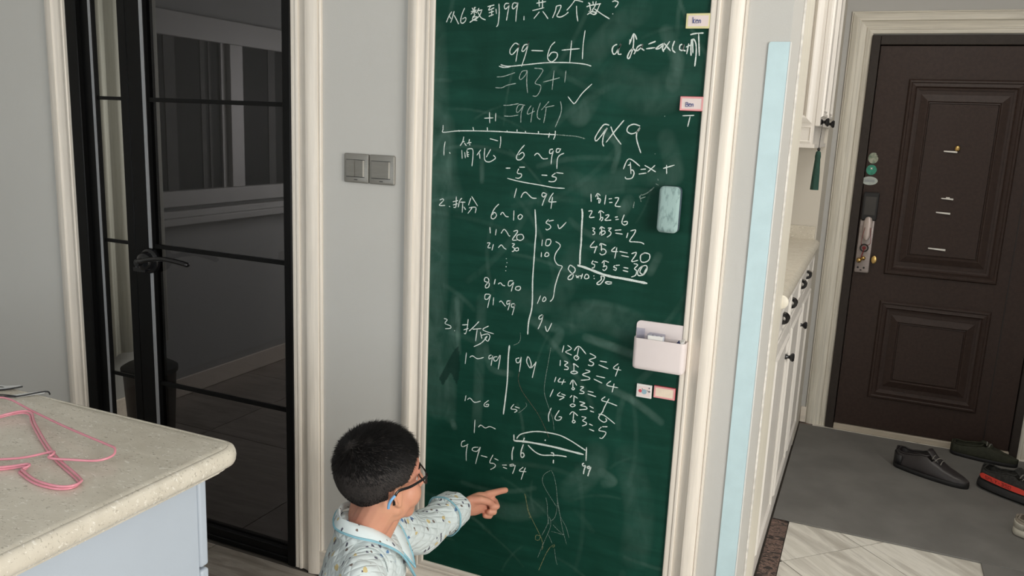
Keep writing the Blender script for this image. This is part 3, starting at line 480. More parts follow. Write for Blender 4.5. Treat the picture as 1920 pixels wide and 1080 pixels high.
('sum',1.0,'chalk tallies 5, 10, 10, 10 and 9 with a brace',[(0,[(-791,1255),(-798,1245),(-787,1240),(-784,1233),(-794,1226),(-798,1229)]),(0,[(-791,1250),(-776,1254)]),(0,[(-764,1244),(-758,1233),(-740,1252)]),(0,[(-806,1199),(-807,1181)]),(0,[(-794,1201),(-796,1185),(-787,1184),(-781,1194),(-784,1201),(-793,1200)]),(0,[(-807,1164),(-807,1150)]),(0,[(-794,1164),(-797,1155),(-790,1154),(-785,1159),(-788,1164),(-794,1164)]),(0,[(-768,1197),(-757,1192),(-754,1184),(-765,1166),(-768,1149),(-759,1135),(-745,1131),(-752,1114),(-762,1076),(-766,1042),(-775,1030)]),(0,[(-803,1044),(-812,1019)]),(0,[(-793,1041),(-797,1031),(-793,1028),(-787,1034),(-789,1040),(-793,1041)]),(0,[(-795,991),(-804,984),(-804,977),(-796,980),(-792,990),(-797,970),(-806,948)]),(0,[(-785,960),(-778,945),(-766,971)])]),
('sum',1.1,'chalk 8x10=80 under the right column',[(0,[(-713,1133),(-722,1137),(-727,1127),(-721,1119),(-712,1111),(-716,1100),(-725,1098),(-725,1105),(-709,1120),(-708,1129),(-715,1135)]),(0,[(-705,1111),(-696,1105)]),(0,[(-703,1105),(-695,1111)]),(0,[(-686,1118),(-689,1103)]),(0,[(-694,1111),(-685,1112)]),(0,[(-676,1118),(-680,1109),(-676,1105),(-668,1109),(-670,1116),(-676,1118)]),(0,[(-655,1116),(-653,1115)]),(0,[(-654,1109),(-651,1108)]),(0,[(-629,1117),(-634,1117),(-633,1108),(-643,1098),(-643,1094),(-635,1095),(-626,1108),(-625,1116),(-631,1118)]),(0,[(-603,1104),(-616,1104),(-621,1101),(-613,1098),(-603,1101)])]),
('divider',1.7,'upright chalk line left of the right column',[(0,[(-699,1291),(-696,1277),(-696,1242),(-695,1201),(-696,1172),(-695,1141)])]),
('sum',1.0,'chalk column of five sums ending =2, =6, =12, =20, =30',[(0,[(-676,1332),(-674,1311)]),(0,[(-663,1325),(-658,1334),(-650,1329)]),(0,[(-658,1331),(-655,1319)]),(0,[(-659,1319),(-655,1322),(-649,1319),(-650,1312),(-653,1310),(-653,1318)]),(0,[(-635,1332),(-637,1307)]),(0,[(-627,1322),(-618,1324)]),(0,[(-625,1313),(-616,1314)]),(0,[(-611,1326),(-601,1327),(-602,1320),(-608,1306),(-593,1305)]),(0,[(-680,1286),(-671,1288),(-671,1283),(-676,1270),(-662,1272)]),(0,[(-652,1283),(-647,1290),(-637,1285)]),(0,[(-647,1289),(-645,1267)]),(0,[(-648,1265),(-645,1271),(-640,1273),(-640,1267),(-644,1263)]),(0,[(-633,1279),(-624,1281),(-625,1276),(-633,1266),(-616,1268)]),(0,[(-607,1276),(-599,1278)]),(0,[(-605,1270),(-596,1272)]),(0,[(-582,1285),(-586,1273),(-587,1263),(-580,1258),(-573,1262),(-574,1268),(-583,1266)]),(0,[(-667,1243),(-660,1242),(-664,1236),(-659,1232),(-660,1227),(-665,1225)]),(0,[(-646,1241),(-642,1248),(-632,1244)]),(0,[(-641,1247),(-640,1227)]),(0,[(-645,1227),(-643,1234),(-633,1238),(-631,1232),(-641,1225)]),(0,[(-624,1246),(-615,1247),(-621,1240),(-615,1236),(-616,1229),(-625,1222)]),(0,[(-605,1242),(-587,1245)]),(0,[(-603,1235),(-583,1234)]),(0,[(-569,1239),(-572,1225)]),(0,[(-563,1244),(-550,1248),(-552,1238),(-563,1218),(-550,1217),(-533,1217),(-524,1213)]),(0,[(-658,1209),(-669,1192),(-649,1194)]),(0,[(-651,1197),(-657,1176)]),(0,[(-643,1198),(-640,1204),(-625,1200)]),(0,[(-639,1203),(-637,1184)]),(0,[(-640,1188),(-631,1190),(-625,1185),(-627,1178),(-636,1174),(-642,1178)]),(0,[(-600,1199),(-610,1187),(-592,1187)]),(0,[(-596,1198),(-600,1168)]),(0,[(-589,1188),(-566,1186)]),(0,[(-583,1178),(-562,1176)]),(0,[(-556,1185),(-544,1190),(-545,1182),(-554,1165),(-537,1170)]),(0,[(-522,1190),(-531,1183),(-529,1168),(-518,1167),(-508,1175),(-508,1188),(-520,1191),(-527,1188)]),(0,[(-658,1157),(-662,1148),(-654,1146),(-655,1138),(-661,1136)]),(0,[(-656,1154),(-645,1153)]),(0,[(-634,1152),(-628,1159),(-615,1156)]),(0,[(-628,1157),(-628,1142)]),(0,[(-631,1142),(-622,1146),(-620,1140),(-626,1133),(-631,1136)]),(0,[(-598,1150),(-601,1145),(-594,1143),(-595,1137),(-602,1139)]),(0,[(-596,1150),(-585,1152)]),(0,[(-575,1147),(-561,1146)]),(0,[(-576,1139),(-561,1137)]),(0,[(-548,1160),(-537,1158),(-545,1147),(-539,1142),(-541,1130),(-552,1124)]),(0,[(-523,1157),(-532,1149),(-536,1137),(-532,1130),(-520,1134),(-512,1148),(-514,1158),(-524,1155),(-530,1140),(-521,1135),(-514,1151)])]),
('divider',2.2,'thick slanting chalk line under the right column',[(0,[(-702,1139),(-679,1135),(-636,1124),(-605,1119),(-569,1117),(-508,1112)])]),
('sum',1.1,'large chalk a x 9',[(0,[(-638,1510),(-652,1511),(-665,1494),(-674,1476),(-670,1469),(-659,1481),(-643,1503),(-651,1485),(-653,1465),(-649,1456)]),(0,[(-634,1507),(-623,1486),(-603,1463)]),(0,[(-600,1524),(-622,1496),(-644,1466)]),(0,[(-557,1511),(-573,1515),(-587,1509),(-590,1497),(-578,1491),(-563,1497),(-557,1507),(-564,1495),(-563,1476),(-550,1444)])]),
('sum',1.0,'chalk symbol = x +',[(0,[(-593,1401),(-580,1428),(-550,1411)]),(0,[(-576,1420),(-572,1390)]),(0,[(-582,1411),(-575,1414)]),(0,[(-574,1399),(-568,1400),(-564,1392),(-569,1380),(-583,1377),(-587,1382)]),(0,[(-548,1403),(-534,1405)]),(0,[(-552,1391),(-532,1395)]),(0,[(-538,1414),(-523,1407),(-508,1399)]),(0,[(-511,1416),(-529,1397)]),(0,[(-490,1409),(-462,1419)]),(0,[(-482,1418),(-480,1396)])]),
('letter',1.0,'chalk letter T under the red-edged tag',[(0,[(-452,1540),(-423,1542)]),(0,[(-433,1539),(-437,1514)])]),
('sum',1.2,'chalk formula with a letter T at its right end',[(0,[(-631,1710),(-640,1705),(-643,1696),(-640,1687),(-634,1687),(-626,1700),(-621,1711),(-627,1696),(-626,1686),(-618,1686)]),(0,[(-598,1712),(-590,1735),(-581,1721)]),(0,[(-590,1734),(-589,1705),(-595,1681),(-599,1675),(-602,1680),(-597,1693),(-589,1700)]),(0,[(-599,1709),(-598,1722)]),(0,[(-589,1700),(-583,1693),(-586,1686)]),(0,[(-568,1709),(-577,1704),(-581,1696),(-577,1695),(-568,1703),(-565,1710),(-568,1701),(-560,1695)]),(0,[(-551,1710),(-533,1717)]),(0,[(-556,1699),(-533,1702)]),(0,[(-514,1712),(-525,1705),(-531,1699),(-521,1701),(-511,1712),(-515,1701),(-511,1692)]),(0,[(-511,1712),(-494,1694)]),(0,[(-498,1717),(-512,1695)]),(0,[(-486,1718),(-490,1705),(-489,1696),(-482,1690)]),(0,[(-467,1710),(-472,1707),(-472,1698),(-465,1696),(-463,1710),(-464,1698),(-457,1694)]),(0,[(-457,1703),(-447,1708)]),(0,[(-451,1712),(-454,1687)]),(0,[(-445,1722),(-445,1703),(-443,1683)]),(0,[(-443,1723),(-439,1689)]),(0,[(-441,1723),(-434,1712),(-431,1689),(-432,1658)]),(0,[(-449,1732),(-437,1735),(-417,1736)]),(0,[(-429,1734),(-423,1683)])]),
('heading',1.0,'chalk heading of point three',[(0,[(-1102,938),(-1091,936),(-1098,924),(-1080,919),(-1080,912),(-1097,908)]),(0,[(-1067,907),(-1065,906)]),(0,[(-1042,927),(-1022,931)]),(0,[(-1023,947),(-1025,922),(-1030,903),(-1035,904)]),(0,[(-1037,913),(-1021,920)]),(0,[(-988,945),(-1003,928),(-1019,912)]),(0,[(-1008,919),(-980,925)]),(0,[(-993,921),(-997,885)]),(0,[(-983,915),(-977,895)]),(0,[(-957,936),(-975,922),(-940,915)]),(0,[(-979,905),(-960,912),(-952,906),(-958,891),(-967,898),(-960,906)]),(0,[(-960,905),(-978,883),(-1002,868)])]),
('sum',1.0,'chalk ranges 1~99, 1~6 and 1~',[(0,[(-1025,847),(-1028,812)]),(0,[(-1014,834),(-1005,840),(-989,834),(-969,841)]),(0,[(-945,852),(-952,848),(-952,839),(-944,844)]),(0,[(-941,851),(-945,820)]),(0,[(-926,850),(-937,846),(-935,836),(-927,839),(-917,855),(-922,813)]),(0,[(-1022,717),(-1025,699)]),(0,[(-1017,705),(-1008,711),(-994,701),(-974,708)]),(0,[(-948,715),(-961,703),(-961,695),(-950,696),(-948,703),(-957,700)]),(0,[(-990,648),(-991,606)]),(0,[(-978,627),(-970,635),(-956,629),(-941,636),(-922,632)])]),
('divider',1.6,'upright chalk line between 1~99 and 99',[(0,[(-890,889),(-892,853),(-892,783),(-896,725),(-900,681)])]),
('sum',1.0,'chalk 99 and 5 right of the dividing line',[(0,[(-858,857),(-868,852),(-865,842),(-857,845),(-852,860),(-856,816)]),(0,[(-833,865),(-835,849),(-824,833),(-821,844),(-827,860),(-833,865)]),(0,[(-807,854),(-811,831),(-816,805)]),(0,[(-820,833),(-806,853)]),(0,[(-868,718),(-877,703),(-863,703),(-858,700),(-866,693)]),(0,[(-865,711),(-850,709)])]),
('sum',1.0,'chalk column of five slanting sums ending =4, =4, =4, =5, =5',[(0,[(-727,913),(-731,892)]),(0,[(-717,915),(-705,907),(-721,896),(-713,892),(-703,889)]),(0,[(-697,902),(-684,917),(-662,898)]),(0,[(-684,914),(-688,884)]),(0,[(-690,891),(-696,883),(-689,877),(-682,885),(-690,891)]),(0,[(-652,902),(-634,894),(-652,883),(-639,876),(-644,868),(-655,869)]),(0,[(-622,885),(-602,885)]),(0,[(-625,874),(-597,867)]),(0,[(-570,886),(-583,871),(-561,869)]),(0,[(-568,878),(-576,849)]),(0,[(-735,870),(-735,853)]),(0,[(-724,869),(-713,866),(-722,857),(-712,853),(-712,847),(-723,845)]),(0,[(-696,862),(-695,866),(-681,858)]),(0,[(-695,866),(-694,842)]),(0,[(-693,846),(-703,840),(-693,837),(-683,843),(-693,846)]),(0,[(-661,854),(-648,851),(-669,839),(-649,834),(-650,828),(-673,822)]),(0,[(-630,842),(-604,840)]),(0,[(-636,832),(-611,824)]),(0,[(-587,835),(-598,821),(-566,819)]),(0,[(-578,829),(-582,803)]),(0,[(-745,820),(-749,804)]),(0,[(-732,819),(-738,807),(-716,810)]),(0,[(-721,817),(-727,800)]),(0,[(-703,805),(-695,819),(-683,805)]),(0,[(-695,816),(-694,797)]),(0,[(-693,798),(-697,794),(-693,791),(-689,795),(-693,798)]),(0,[(-673,804),(-663,804),(-672,794),(-662,791),(-663,786),(-675,784)]),(0,[(-651,795),(-634,794)]),(0,[(-651,787),(-626,783)]),(0,[(-600,788),(-610,776),(-589,773),(-565,768)]),(0,[(-589,784),(-598,764),(-605,744)]),(0,[(-751,783),(-760,759)]),(0,[(-730,778),(-738,767),(-718,766),(-732,755)]),(0,[(-727,774),(-714,771)]),(0,[(-701,767),(-695,775)]),(0,[(-691,775),(-678,769)]),(0,[(-689,773),(-689,755)]),(0,[(-692,751),(-699,745),(-692,742),(-684,748),(-692,751)]),(0,[(-673,761),(-657,759),(-669,751),(-653,749),(-651,743),(-672,737)]),(0,[(-643,753),(-631,749)]),(0,[(-641,740),(-629,738)]),(0,[(-603,746),(-615,725),(-601,715),(-592,720),(-595,727)]),(0,[(-616,735),(-602,735),(-586,727),(-568,716)]),(0,[(-754,728),(-761,705),(-759,686)]),(0,[(-730,725),(-741,703),(-738,695),(-727,697),(-722,706),(-731,706)]),(0,[(-699,718),(-690,728),(-675,719)]),(0,[(-687,725),(-688,703)]),(0,[(-686,705),(-690,699),(-686,696),(-681,701),(-686,705)]),(0,[(-664,719),(-651,718),(-660,708),(-649,704),(-650,698),(-661,692)]),(0,[(-641,702),(-630,699)]),(0,[(-640,687),(-625,684)]),(0,[(-605,700),(-612,689),(-594,688),(-592,682),(-601,668),(-609,668)]),(0,[(-603,701),(-588,704)])]),
('sum',1.0,'chalk 99-5=94 slanting down',[(0,[(-1020,577),(-1030,571),(-1032,559),(-1025,557),(-1009,568)]),(0,[(-1012,565),(-1015,540),(-1014,514)]),(0,[(-976,565),(-991,561),(-996,553),(-988,550),(-978,553),(-969,567),(-976,543),(-983,511)]),(0,[(-967,541),(-945,540)]),(0,[(-927,552),(-937,526),(-924,525),(-918,520),(-923,512),(-934,504)]),(0,[(-923,541),(-909,538)]),(0,[(-897,526),(-882,529)]),(0,[(-894,520),(-881,518)]),(0,[(-874,531),(-863,536),(-860,532),(-873,528)]),(0,[(-855,535),(-858,521),(-863,506)]),(0,[(-830,534),(-842,520),(-820,522)]),(0,[(-823,534),(-828,520),(-835,494)])]),
('number_line',2.0,'thick slanting chalk line from 1 to 99',[(0,[(-863,608),(-832,612),(-786,614),(-735,614),(-697,612),(-651,610)])]),
('sum',1.3,'chalk arcs, end ticks and figures around the slanting line',[(0,[(-864,627),(-863,608)]),(0,[(-855,616),(-844,631),(-818,643),(-793,650),(-762,653),(-724,652),(-692,643),(-666,632),(-646,623)]),(0,[(-831,624),(-835,608)]),(0,[(-644,633),(-643,593)]),(0,[(-766,631),(-768,627)]),(0,[(-863,590),(-867,571),(-866,548)]),(0,[(-833,603),(-839,582),(-839,566),(-834,563),(-829,570),(-833,577),(-839,574)]),(0,[(-819,604),(-805,593),(-789,585),(-771,583),(-746,588),(-724,592),(-700,593)]),(0,[(-748,595),(-740,595),(-740,586)]),(0,[(-739,576),(-739,565)]),(0,[(-648,585),(-653,581),(-650,576),(-644,578),(-647,564),(-648,552)]),(0,[(-631,580),(-638,576),(-635,572),(-628,577),(-632,563),(-635,549)])]),
('scribble',0.55,'thin yellowish chalk scribble',[(2,[(-822,454),(-814,426),(-806,401),(-791,374),(-772,344),(-761,323),(-757,303),(-759,293)]),(2,[(-819,452),(-810,407),(-800,384),(-805,384)]),(2,[(-767,334),(-779,334),(-781,320),(-771,320),(-766,332)]),(2,[(-733,310),(-745,286),(-757,252),(-766,225)]),(2,[(-731,312),(-722,318),(-723,311),(-731,310)])]),
('scribble',0.5,'thin pale chalk scribble',[(1,[(-744,543),(-735,528),(-727,500),(-722,468),(-720,435),(-725,404),(-736,389)]),(1,[(-746,542),(-762,529),(-769,514),(-767,498),(-752,474),(-723,438)]),(1,[(-719,449),(-709,411),(-690,382),(-679,351)]),(1,[(-722,468),(-713,427),(-700,373),(-685,329)]),(1,[(-756,457),(-750,435),(-748,408),(-742,376)]),(1,[(-743,401),(-737,387),(-739,363),(-757,310),(-771,265)]),(1,[(-745,399),(-747,375),(-762,337)]),(1,[(-734,357),(-715,357),(-697,356),(-713,366),(-730,379)]),(1,[(-742,345),(-729,321)]),(1,[(-721,306),(-714,270),(-709,258)])]),
('scribble',0.5,'thin faint curved chalk lines',[(1,[(-765,901),(-770,859),(-777,802),(-777,768),(-765,735),(-748,696),(-742,662)]),(1,[(-859,931),(-857,914),(-863,900),(-878,891)]),(1,[(-833,730),(-829,720),(-843,703),(-854,694)]),(2,[(-856,817),(-858,792),(-846,763),(-822,735),(-795,705),(-776,676),(-756,639)])]),
('scribble',0.9,'chalk crumbs and scrapes beside the eraser',[(1,[(-502,1383),(-500,1378)]),(1,[(-506,1370),(-498,1366)]),(1,[(-514,1356),(-526,1345),(-539,1338)]),(1,[(-509,1361),(-520,1349)]),(1,[(-529,1335),(-544,1329)]),(1,[(-546,1337),(-540,1321)]),(1,[(-558,1320),(-560,1303)]),(1,[(-540,1341),(-546,1331)]),(1,[(-497,1538),(-495,1537)]),(1,[(-514,1445),(-513,1443)])])]
SMUDGE=[(60,0.1,[(-1163,1743),(-1136,1394),(-1135,896),(-1116,667)]),(26,0.1,[(-509,1739),(-477,1676),(-483,1613)]),(10,0.12,[(-995,1343),(-997,1402)]),(34,0.09,[(-690,1569),(-717,1527),(-740,1540)]),(60,0.07,[(-729,983),(-639,1010),(-520,983)]),(18,0.12,[(-665,944),(-589,929),(-529,916)]),(16,0.12,[(-611,813),(-535,796),(-444,745)]),(22,0.12,[(-573,1323),(-588,1290)]),(30,0.08,[(-1059,1002),(-1072,872),(-1074,642)]),(24,0.08,[(-982,1011),(-982,789),(-985,642)]),(46,0.06,[(-724,1648),(-645,1740),(-580,1790)]),(40,0.07,[(-752,1373),(-676,1350),(-578,1384)]),(16,0.12,[(-485,1186),(-503,1142)]),(50,0.07,[(-685,492),(-626,569),(-614,619)]),(20,0.1,[(-595,568),(-563,551),(-585,538)]),(40,0.06,[(-967,393),(-862,384),(-779,420)]),(20,0.1,[(-824,970),(-743,951),(-764,902)]),(70,0.05,[(-637,1623),(-524,1586),(-448,1639)]),(14,0.1,[(-1064,627),(-1058,611)]),(60,0.05,[(-522,623),(-482,476),(-487,346)]),(14,0.1,[(-965,880),(-945,812),(-881,806)]),(50,0.05,[(-891,1023),(-764,1039),(-709,1163)]),(12,0.12,[(-1062,1001),(-1050,843)]),(12,0.1,[(-657,1496),(-611,1457),(-621,1395)]),(34,0.07,[(-488,1483),(-461,1392),(-529,1387)]),(36,0.06,[(-1109,1499),(-1095,1367),(-1068,1278)])]

def catmull(p, closed=False): return spline([V((x/1000,0,z/1000)) for x,z in p], 5)
def chalk_ribbon(mb, p, w, y, jit=.18):
    q = catmull(p)
    if len(q) < 2: return
    n0 = len(mb.v); nn = len(q); vs = []
    for i, c in enumerate(q):
        t = (q[min(i+1,nn-1)]-q[max(i-1,0)]); t = t.normalized() if t.length > 1e-7 else V((1,0,0))
        nrm = V((-t.z,0,t.x)); ww = w*.5*(1+random.uniform(-jit,jit))
        if i == 0 or i == nn-1: ww *= .55
        vs += [tuple(c+nrm*ww+V((0,y,0))), tuple(c-nrm*ww+V((0,y,0)))]
    mb.add(vs, [(2*i,2*i+1,2*i+3,2*i+2) for i in range(nn-1)])
# board: a fine grid that stores where chalk dust was wiped and where the board was wiped clean
GX, GZ = 230, 580; bmv = []; dust = []; clean = []
segs = []
for w, a, p in SMUDGE: segs.append((w*.00156*.5, a*1.25, [(q.x,q.z) for q in catmull(p)]))
ra_ = random.Random(11)
for k in range(60):                                # fine curved wiping streaks
    cx_, cz_ = ra_.uniform(-1.12,-.45), ra_.uniform(.18,1.95); R_ = ra_.uniform(.15,.6); a_ = ra_.uniform(0,6.28) if k%3 else ra_.uniform(.6,1.6); sp_ = ra_.uniform(.25,.7)
    segs.append((ra_.uniform(.003,.011), ra_.uniform(.03,.09), [(min(max(cx_+R_*(math.cos(a_+sp_*i/7)-math.cos(a_)),-1.16),-.40), cz_+R_*(math.sin(a_+sp_*i/7)-math.sin(a_))) for i in range(8)]))
wet = [(-1.070,.842),(-1.052,.862),(-1.045,.800),(-1.052,.742),(-1.075,.778),(-1.100,.735),(-1.115,.752)]
def inside(x,z,P):
    c = False
    for i in range(len(P)):
        (x1,z1),(x2,z2) = P[i],P[i-1]
        if (z1 > z) != (z2 > z) and x < (x2-x1)*(z-z1)/(z2-z1)+x1: c = not c
    return c
nsw = [[] for _ in segs]
for k,(hw,a,pl_) in enumerate(segs): nsw[k] = (min(p[0] for p in pl_)-hw, max(p[0] for p in pl_)+hw, min(p[1] for p in pl_)-hw, max(p[1] for p in pl_)+hw)
for j in range(GZ+1):
    z = .128+(2.10-.128)*j/GZ
    for i in range(GX+1):
        x = -1.165+.777*i/GX; bmv.append((x,-.006,z)); v = 0
        for (hw,a,pl_),bb in zip(segs,nsw):
            if bb[0] < x < bb[1] and bb[2] < z < bb[3]:
                best = 9; 
                for m_ in range(len(pl_)-1):
                    (xa,za),(xb,zb_) = pl_[m_],pl_[m_+1]; dx,dz = xb-xa,zb_-za; L2 = dx*dx+dz*dz+1e-9; t = max(0,min(1,((x-xa)*dx+(z-za)*dz)/L2))
                    dd = math.hypot(x-xa-dx*t,z-za-dz*t)
                    if dd < best: best = dd; u_ = (m_+t)/(len(pl_)-1)
                if best < hw: e = best/hw; v += a*(1-e**3)*(1-.5*abs(2*u_-1)**2)
        dust.append(v); clean.append(.75 if inside(x,z,wet) else 0)
bmf = [(j*(GX+1)+i,j*(GX+1)+i+1,(j+1)*(GX+1)+i+1,(j+1)*(GX+1)+i) for j in range(GZ) for i in range(GX)]
bs_ = obj('board_surface', MB().add(bmv,bmf), 'board', cb, fix=False)
for nm_, dat in (('dust',dust),('clean',clean)):
    at = bs_.data.attributes.new(nm_,'FLOAT','POINT'); at.data.foreach_set('value', dat)
obj('backing_panel', bx(-1.165,-.388,-.0055,0,.128,2.10), 'doorf', cb)
KM = ['chalk','chalkfaint','chalkyellow']; K2 = 'chalkpink'
nst = 0
for nm, w, lb, sts in CHALK:
    e_ = bpy.data.objects.new('chalk_'+nm, None); C.objects.link(e_); e_.parent = cb; e_['label'] = lb; e_.empty_display_size = .02
    cl = []                                       # strokes that touch become one written sign
    for kd, p in sts:
        q = catmull(p); hit = []
        for c_ in cl:
            if c_[0][0] == kd and any((a-b).length < .0065 for _,_,qq in c_ for a in qq[::2]+[qq[-1]] for b in q[::2]+[q[-1]]): hit.append(c_)
        n_ = [(kd,p,q)]
        for h_ in hit: n_ += h_; cl.remove(h_)
        cl.append(n_)
    for c_ in cl:
        mb = MB(); kd = c_[0][0]; key = ('chalkmid' if w == .8 and kd == 0 else KM[kd]) if kd < 2 else (K2 if 'curved' in lb else 'chalkyellow')
        for _,p,_ in c_: nst += 1; chalk_ribbon(mb, p, .0027*w, -.0066-.0000015*nst)
        obj('chalk_mark', mb, key, e_, fix=False)
# name tags and square magnet
def wtag(name, lb, u0, u1, v0, v1, edge, inner, t=.006, inset=.003, rot=0, cat='magnet', edge2=None):
    c = V(((u0+u1)/2,-.006,(v0+v1)/2)); o = thing(name, lb, cat, c)
    b = obj('backing', MB().box(u0,u1,-.006-t,-.0061,v0,v1), edge, o); bevel(b, .001)
    f = obj('face', MB().box(u0+inset,u1-inset,-.0066-t,-.0059-t,v0+inset,v1-inset), inner, o)
    if edge2: rails(o, 'edge', u0+.001, u1-.001, v0+.001, v1-.001, [(0,.0012),(.004,.0012)], lambda u,v,h: (u,-.006-t-h,v), edge2, edge2)
    o.rotation_euler = (0,rot,0); return o
def ink(o, strokes, c, s, m='ink', w=.0011, y=-.0136, nm='handwriting'):
    mb = MB()
    for st in strokes:
        q = spline([V((c[0]+x*s,y,c[1]+z*s)) for x,z in st],5) if len(st) > 2 else [V((c[0]+x*s,y,c[1]+z*s)) for x,z in st]
        mb.tube(q, w, 5, flat=.5)
    obj(nm, mb, m, o, label='blue handwriting' if m == 'ink' else None, smooth=60)
K = [[(0,2),(.05,0)],[(.75,1.35),(.15,.75),(.7,.05)]]; Ee = [[(1.0,.75),(1.6,.85),(1.55,1.15),(1.15,1.15),(1.0,.6),(1.2,.12),(1.7,.2)]]; Nn = [[(2.0,1.1),(1.98,.05)],[(2.0,.7),(2.3,1.1),(2.6,.95),(2.62,.1)]]
t1 = wtag('name_tag','small yellow-edged magnet tag with blue handwriting at the top right of the board',-.461,-.402,1.746,1.781,'tagyellow','tagpaper',inset=.005)
ink(t1, K+Ee+Nn, (-.444,1.7575), .0072)
Bb = [[(0,1.6),(0,0)],[(0,1.6),(.7,1.5),(.7,.95),(.1,.85),(.85,.7),(.8,.05),(0,0)]]
t2 = wtag('name_tag','small red-edged magnet tag with blue handwriting on the upper right of the board',-.460,-.402,1.552,1.587,'tagred','tagpaper',inset=.004,edge2='tagpink')
ink(t2, Bb+[[(x+.15,z) for x,z in s_] for s_ in Ee+Nn], (-.4445,1.562), .0066)
t3 = wtag('name_tag','blank cream magnet tag with a red edge below the white pocket',-.468,-.411,.811,.844,'tagred','tagcream',inset=.004,edge2='tagpink')
t4 = wtag('square_magnet','small square magnet with a pink picture below the white pocket',-.5145,-.4735,.805,.841,'white','tagpaper',inset=.004)
pm = MB().lathe((-.493,-.0127,.822),(0,-1,0),[(0,0),(.0068,0),(.0068,.0006),(0,.0006)],18); obj('print', pm, 'picblue', t4)
obj('print', MB().lathe((-.504,-.0127,.823),(0,-1,0),[(0,0),(.0045,0),(.0045,.0005),(0,.0005)],16).lathe((-.5055,-.0127,.8235),(0,-1,0),[(0,0),(.002,.0006),(0,.0007)],8), 'picred', t4)
obj('print', MB().tube([(-.499,-.0134,.831),(-.496,-.0134,.826)],.0006,5).tube([(-.486,-.0134,.828),(-.482,-.0134,.824),(-.477,-.0134,.825)],.0006,5).lathe((-.4800,-.0127,.8335),(0,-1,0),[(0,0),(.0022,0),(.0022,.0005),(0,.0005)],10).lathe((-.4795,-.0127,.8245),(0,-1,0),[(0,0),(.0028,0),(.0028,.0005),(0,.0005)],10), 'inkgrey', t4)
# eraser
er = thing('board_eraser','grey-blue chalky felt eraser stuck on the right of the chalkboard','eraser',(-.462,-.007,1.309)); 
e1 = []
for h, ins in ((0,.002),(.004,0),(.024,0),(.030,.003),(.032,.008)):
    e1.append([(-.4625+u,-.0065-h,1.309+v) for u,v in rrect(-.0265+ins,.0265-ins,-.058+ins,.058-ins,max(.012-ins*.6,.004))])
eb = obj('holder', MB().loft(e1[:3]), 'eraserside', er, smooth=40)
fe = obj('felt_pad', MB().loft([[(x,y-.0001,z) for x,y,z in e1[2]]]+e1[3:]), 'eraser', er, smooth=50)
er.rotation_euler = (0,0,0)
# pocket
pk = thing('board_pocket','pinkish white plastic pocket stuck on the lower right of the chalkboard','storage pocket',(-.457,-.007,.885))
bp_ = [(u,v) for u,v in rrect(-.527,-.396,.892,1.013,.012)]
obj('back_plate', MB().loft([[(u,-.0065,v) for u,v in bp_],[(u,-.0105,v) for u,v in bp_]]), 'pocket', pk, smooth=40)
def ring(ins, z): return [(u,v,z) for u,v in rrect(-.523+ins,-.388-ins,-.052+ins,-.0106-ins,.012-ins*.5,4)]
outer = [ring(.004,.893),ring(.001,.896),ring(0,.903),ring(0,.9755)]; inner = [ring(.002,.9755),ring(.002,.900)]
obj('pocket_body', MB().loft(outer+inner), 'pocket', pk, smooth=40)
cbx = thing('chalk_box','clear box of white chalk pieces standing in the white pocket','chalk box',(-.467,-.035,.9))
bevel(obj('box', bx(-.489,-.446,-.044,-.022,.9005,.988), 'film', cbx), .002)
for k in range(4): obj('chalk_piece', MB().lathe((-.4845+.0112*k,-.033,.902),(0,0,1),[(.0045,0),(.0047,.080),(.0035,.082),(0,.082)],12), 'white', cbx, smooth=40)
bevel(obj('label', bx(-.487,-.448,-.0452,-.0442,.968,.985), 'white', cbx), .0003)
pq = thing('plastic_sachet','crumpled clear plastic sachet at the left of the white pocket','sachet',(-.513,-.03,.9))
mbq = MB(); rr = []
for k in range(7): z = .9005+.097*k/6; rr.append([(-.5205-.003*math.sin(k),-.040,z),(-.500+.002*math.cos(2*k),-.042+.003*math.sin(k*2),z),(-.499,-.030,z),(-.5195-.002*math.cos(k),-.028+.004*math.sin(k),z)])
obj('film', mbq.loft(rr), 'film', pq, smooth=60)
pw = thing('folded_wrapper','white wrapper with a navy corner at the right of the pocket','wrapper',(-.405,-.03,.9))
obj('sheet', MB().loft([[(-.412,-.046,.9005),(-.394,-.044,.9005),(-.394,-.030,.9005),(-.412,-.030,.9005)],[(-.408,-.044,.974),(-.394,-.043,.979),(-.394,-.030,.984),(-.405,-.030,.980)]]), 'white', pw)
obj('navy_corner', MB().add([(-.417,-.0475,.968),(-.398,-.0472,.968),(-.405,-.0465,.984),(-.417,-.0495,.968),(-.398,-.0492,.968),(-.405,-.0485,.984)],[(0,1,2),(3,5,4),(0,3,4,1),(1,4,5,2),(2,5,3,0)]), 'navy', pw, label='navy blue printed corner')
